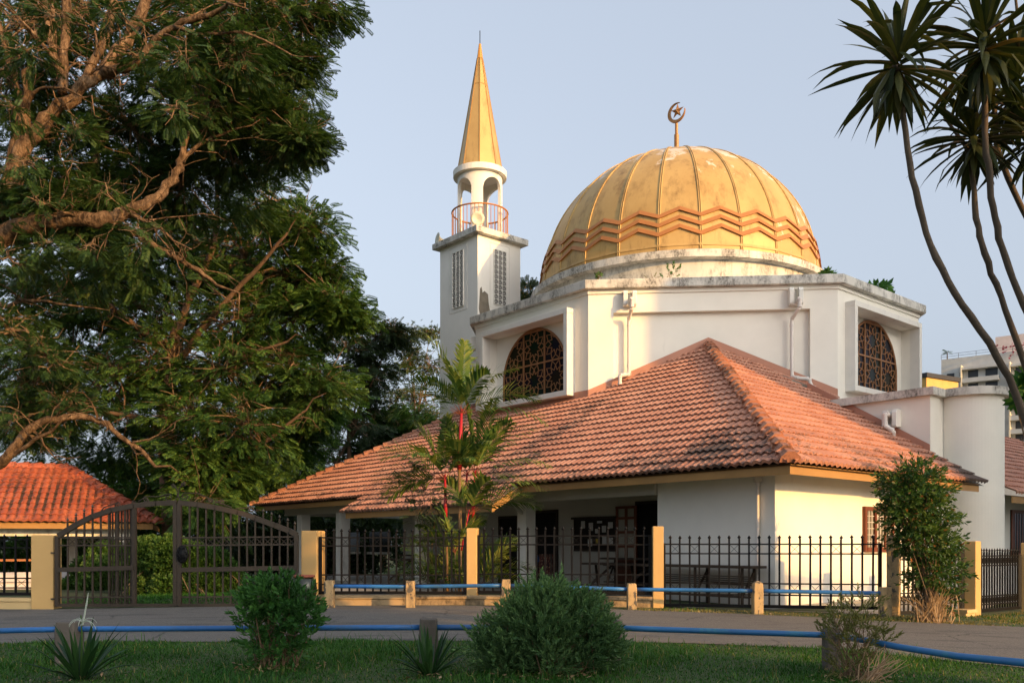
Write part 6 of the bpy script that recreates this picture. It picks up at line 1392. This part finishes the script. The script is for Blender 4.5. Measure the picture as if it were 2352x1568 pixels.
mb.tube([fz2 - UP * .02, at(199, 1385, 8.43), at(203, 1360, 8.43)], [.008, .008, .002], 6); mb.tube([fz - UP * .1, fz2], [.010, .008], 6)
mb.build('flower', M['lily_white'], lt, fix=False)
strap_plant(985, 8.6, 32, .52, .025, 302, 'dark strap-leaved plant without flowers in front of the stained middle post', 1.1)

# dry leaves and bare soil litter under the shrubs
r = np.random.default_rng(55); k_ = 420; cx = r.choice([632, 1260, 1965, 186, 985], k_, p=[.27, .35, .24, .07, .07]); Yl = np.where(cx == 1965, 8.4, np.where(cx == 632, 9.0, 8.55)); lx = (cx - PW / 2) / F_PX * Yl + r.normal(0, .24, k_); ly = Yl + r.normal(-.12, .16, k_)
lt2 = quads_obj('leaf_litter', place(np.array([quad((0, 0, 0), (1, 0, .15), 1, .42)]), np.stack([lx, ly, [gz(a_, b_) + .035 for a_, b_ in zip(lx, ly)]], 1), r.normal(size=(k_, 3)) * [1, 1, .25], np.repeat(UP[None], k_, 0) + r.normal(0, .3, (k_, 3)), r.uniform(.03, .08, k_)), M['leaf_dry']); lt2['kind'] = 'stuff'
# leafy climber smothering the corner of the fence
cb = [(at(2102, 1110, 15.0), .38), (at(2072, 1130, 15.0), .36), (at(2137, 1125, 15.0), .34), (at(2072, 1185, 14.9), .36), (at(2122, 1190, 14.9), .44), (at(2097, 1150, 14.85), .42), (at(2152, 1185, 15.0), .28), (at(2132, 1250, 14.9), .42), (at(2107, 1235, 14.85), .38), (at(2162, 1250, 15.0), .3), (at(2147, 1310, 14.9), .36), (at(2177, 1310, 15.0), .26), (at(2122, 1320, 14.9), .28), (at(2157, 1365, 14.9), .28), (at(2102, 1080, 15.0), .22), (at(2052, 1105, 15.0), .2)]
leafy('leafy_climber', 'leafy green climber piled over the fence beside the corner pillar', 'climber', [(c_, r_ * .82) for c_, r_ in cb], M['leaf_climb'], T_SH3, .23, 1500, 111, base=gp_(2140, 14.8), stem_n=60, spread=.35, upright=-.12, stem_mat='twig', stem_r=.009)
mb = MB(); r = np.random.default_rng(12); b_ = gp_(2140, 14.7); qs = []
for i in range(160):
    p = b_ + np.array([r.normal(0, .13), r.normal(0, .08), 0]); d = nrm((r.normal(0, .35), r.normal(0, .3), 1)); l_ = r.uniform(.15, .75); s = nrm(np.cross(d, (0, 1, .1))) * .008; m_ = p + d * l_ * .6; e = m_ + nrm(d - UP * .4 + r.normal(0, .2, 3)) * l_ * .4; qs.append([p - s, p + s, m_ + s, m_ - s]); qs.append([m_ - s, m_ + s, e + s * .2, e - s * .2])
tag(quads_obj('dry_grass_tuft', qs, M['leaf_dry']), 'brown dry tuft at the foot of the leafy climber', 'grass tuft')

# small plants rooted in the mosque's ledges
def ledge_plant(p, R, n, mat, tpl, size, seed, label, name='ledge_plant'):
    leafy(name, label, 'plant', [(np.asarray(p) + UP * R * .9, R)], mat, tpl, size, n, seed, base=np.asarray(p, float), stem_n=5, spread=.08, upright=.6, group='weeds rooted on the mosque ledges', stem_r=.010)
def on_ledge(u, v): p = at(u, v, 26.2); p[2] = 9.32; return p + np.array([0.15, .6, 0])
ledge_plant(on_ledge(1369, 640), .16, 7, M['leaf_bright'], T_CL, .17, 121, 'tiny bright green weed near the left corner of the octagon cornice')
ledge_plant(on_ledge(1492, 640), .12, 7, M['leaf_olive'], T_SH2, .2, 122, 'smallest olive weed on the octagon cornice, left of the tall one')
ledge_plant(on_ledge(1537, 640), .22, 10, M['leaf_bush'], T_SH, .26, 123, 'upright dark weed at the middle of the octagon cornice')
ledge_plant((9.60, 26.7, 9.33), .20, 9, M['leaf_bright'], T_CL, .26, 124, 'broad-leaved weed rooted at the right front corner of the octagon cornice')
ledge_plant((11.75, 28.1, 9.33), .27, 7, M['leaf_bush'], T_CL, .38, 125, 'tallest broad-leaved weed on the roof above the right arched window')
ledge_plant((12.25, 28.5, 9.33), .13, 6, M['leaf_bush'], T_CL, .26, 126, 'low broad-leaved weed on the roof edge farther along than the tallest weed')
fb = leafy('flowering_tree', 'fine-leaved shrub with orange blossoms between minaret and dome', 'shrub', [(at(1216, 678, 37.0), .42), (at(1200, 695, 37), .35), (at(1232, 690, 37), .3), (at(1212, 655, 37), .22)], M['leaf_airy'], T_FROND, .26, 420, 127, base=at(1215, 745, 37.0), stem_n=16, spread=.2, upright=.5)
r = np.random.default_rng(5); k_ = 26; c_ = at(1216, 672, 36.6); quads_obj('blossoms', place(T_CL, c_ + r.normal(0, .32, (k_, 3)) * [1, .4, .8], r.normal(size=(k_, 3)), r.normal(size=(k_, 3)), np.full(k_, .06)), M['yellow_bloom'], fb)
r = np.random.default_rng(15); c_ = ap0 + AD * ax(2332) + UP * (HT + .3) + AN * .4; k_ = 45
bv = thing('bougainvillea', 'magenta bougainvillea spilling over the apartment block parapet', 'plant'); quads_obj('flowers', place(T_CL, c_ + r.normal(0, 1, (k_, 3)) * [1.5, .5, .8], r.normal(size=(k_, 3)), r.normal(size=(k_, 3)), np.full(k_, .5)), M['magenta'], bv)
rp_ = thing('roof_palm', 'tiny potted palm on the roof edge of the apartment block', 'palm'); c_ = ap0 + AD * ax(2175) + UP * HT - AN * .3; mb = MB(); mb.tube([c_, c_ + UP * 1.6], [.12, .08], 6); mb.build('trunk', M['bark'], rp_); k_ = 16; quads_obj('fronds', place(T_FROND, np.repeat((c_ + UP * 1.6)[None], k_, 0), r.normal(size=(k_, 3)) * [1, 1, .4] + [0, 0, .2], np.repeat(UP[None], k_, 0), np.full(k_, 1.1)), M['leaf_mid'], rp_)

# ------------------------------------------------------------------ grass
def blades(n, xr, yr, hr, wr, seed, mat, name, keep, dens=None):
    r = np.random.default_rng(seed); x = r.uniform(*xr, n); y = r.uniform(*yr, n); k_ = keep(x, y); x, y = x[k_], y[k_]; n = len(x)
    z = np.array([gz(a_, b_) for a_, b_ in zip(x, y)]); h = r.uniform(*hr, n) * (.6 + .8 * (np.sin(x * 2.1 + 1.3 * np.sin(y * 1.7)) * .5 + .5)); az = r.uniform(0, 2 * math.pi, n); lean = r.uniform(.1, .8, n); w_ = r.uniform(*wr, n)
    b0_ = np.stack([x, y, z - .01], 1); s = np.stack([np.cos(az + 1.57), np.sin(az + 1.57), 0 * az], 1) * w_[:, None]; d = np.stack([np.cos(az) * lean, np.sin(az) * lean, np.ones(n)], 1)
    m_ = b0_ + d * h[:, None] * .55; e = m_ + (d * [1.6, 1.6, .55]) * h[:, None] * .5
    q = np.concatenate([np.stack([b0_ - s, b0_ + s, m_ + s * .8, m_ - s * .8], 1), np.stack([m_ - s * .8, m_ + s * .8, e + s * .1, e - s * .1], 1)])
    o = quads_obj(name, q, mat); o['kind'] = 'stuff'; return o
ne = np.array(near_edge); nej = lambda x: np.interp(x, ne[:, 0], ne[:, 1])
keepn = lambda x, y: (y < nej(x) + .05 * np.sin(x * 5) + .03) & (np.abs(x) < y * .62 + .4)
blades(110000, (-7.5, 7), (7.4, 11.9), (.025, .075), (.003, .006), 401, M['grass'], 'lawn_grass', keepn)
blades(2600, (-7.5, 7), (7.6, 11.5), (.09, .22), (.003, .006), 402, M['grass'], 'tall_grass', lambda x, y: keepn(x, y) & (np.sin(x * 1.9 + 2) * np.cos(y * 2.3 + x) > .1))
blades(2500, (-7.5, 7), (7.4, 11.9), (.04, .12), (.003, .005), 403, M['grass_dry'], 'dry_grass', keepn)
fe = np.array(far_edge); fej = lambda x: np.interp(x, fe[:, 0], fe[:, 1])
lim = lambda x: np.interp(x, [2.2, 4, 6.5, 8.5, 10, 13], [16.5, 16.2, 15.6, 16.2, 17.2, 19])
blades(26000, (2.2, 12), (13.4, 18), (.02, .07), (.004, .008), 404, M['grass_dry'], 'verge_grass', lambda x, y: (y > fej(x) - .04 - .1 * np.abs(np.sin(x * 3.1))) & (y < lim(x)) & (np.sin(x * 3 + np.cos(y * 5) * 2) > -.55))
blades(9000, (2.2, 12), (13.4, 18), (.02, .08), (.004, .008), 405, M['grass'], 'verge_green_grass', lambda x, y: (y > fej(x) - .04) & (y < lim(x)) & (np.sin(x * 2.2 + 1 + np.cos(y * 4)) > .1))
blades(14000, (-10, -4), (18, 25), (.03, .10), (.006, .012), 406, M['grass'], 'garden_grass', lambda x, y: y > 18)
r = np.random.default_rng(77); k_ = 130; lx = r.uniform(1, 11, k_); ly = np.array([fej(a_) for a_ in lx]) + r.normal(0, .25, k_)
lf = quads_obj('fallen_leaves', place(np.array([quad((0, 0, 0), (1, 0, .1), 1, .5)]), np.stack([lx, ly, [gz(a_, b_) + .02 for a_, b_ in zip(lx, ly)]], 1), r.normal(size=(k_, 3)) * [1, 1, .1], np.repeat(UP[None], k_, 0) + r.normal(0, .2, (k_, 3)), r.uniform(.04, .09, k_)), M['leaf_dry']); lf['kind'] = 'stuff'

# trees on the viewer's side of the road whose shade falls over the grass and the gate (outside the picture)
for i, (x, y, z, R, H) in enumerate([(10.5, -8.0, 5.6, 4.4, 1.0), (16.5, -6.0, 5.4, 2.6, 2.2)]):
    t = thing('roadside_tree', ['broad roadside tree behind the viewer', 'taller roadside tree behind the viewer, nearer the road'][i], 'tree'); mb = MB(); mb.tube([(x, y, -.3), (x + .2, y, z * .5), (x, y, z)], [.3, .24, .14], 10)
    bl_ = [(np.array([x, y, z]), R * .7)] + [(np.array([x, y, z]) + d * R * .65 * np.array([1, 1, H]), R * .55) for d in usphere(14, np.random.default_rng(i + 3))]
    for c, R_ in bl_: mb.tube([(x, y, z * .7), c], [.1, .03], 6)
    mb.build('trunk', M['bark'], t, smooth=True); crown('crown', bl_, t, M['leaf_mid'], T_CL, .55, pads=18, per=30, padr=1.0, seed=500 + i, flat=.6)
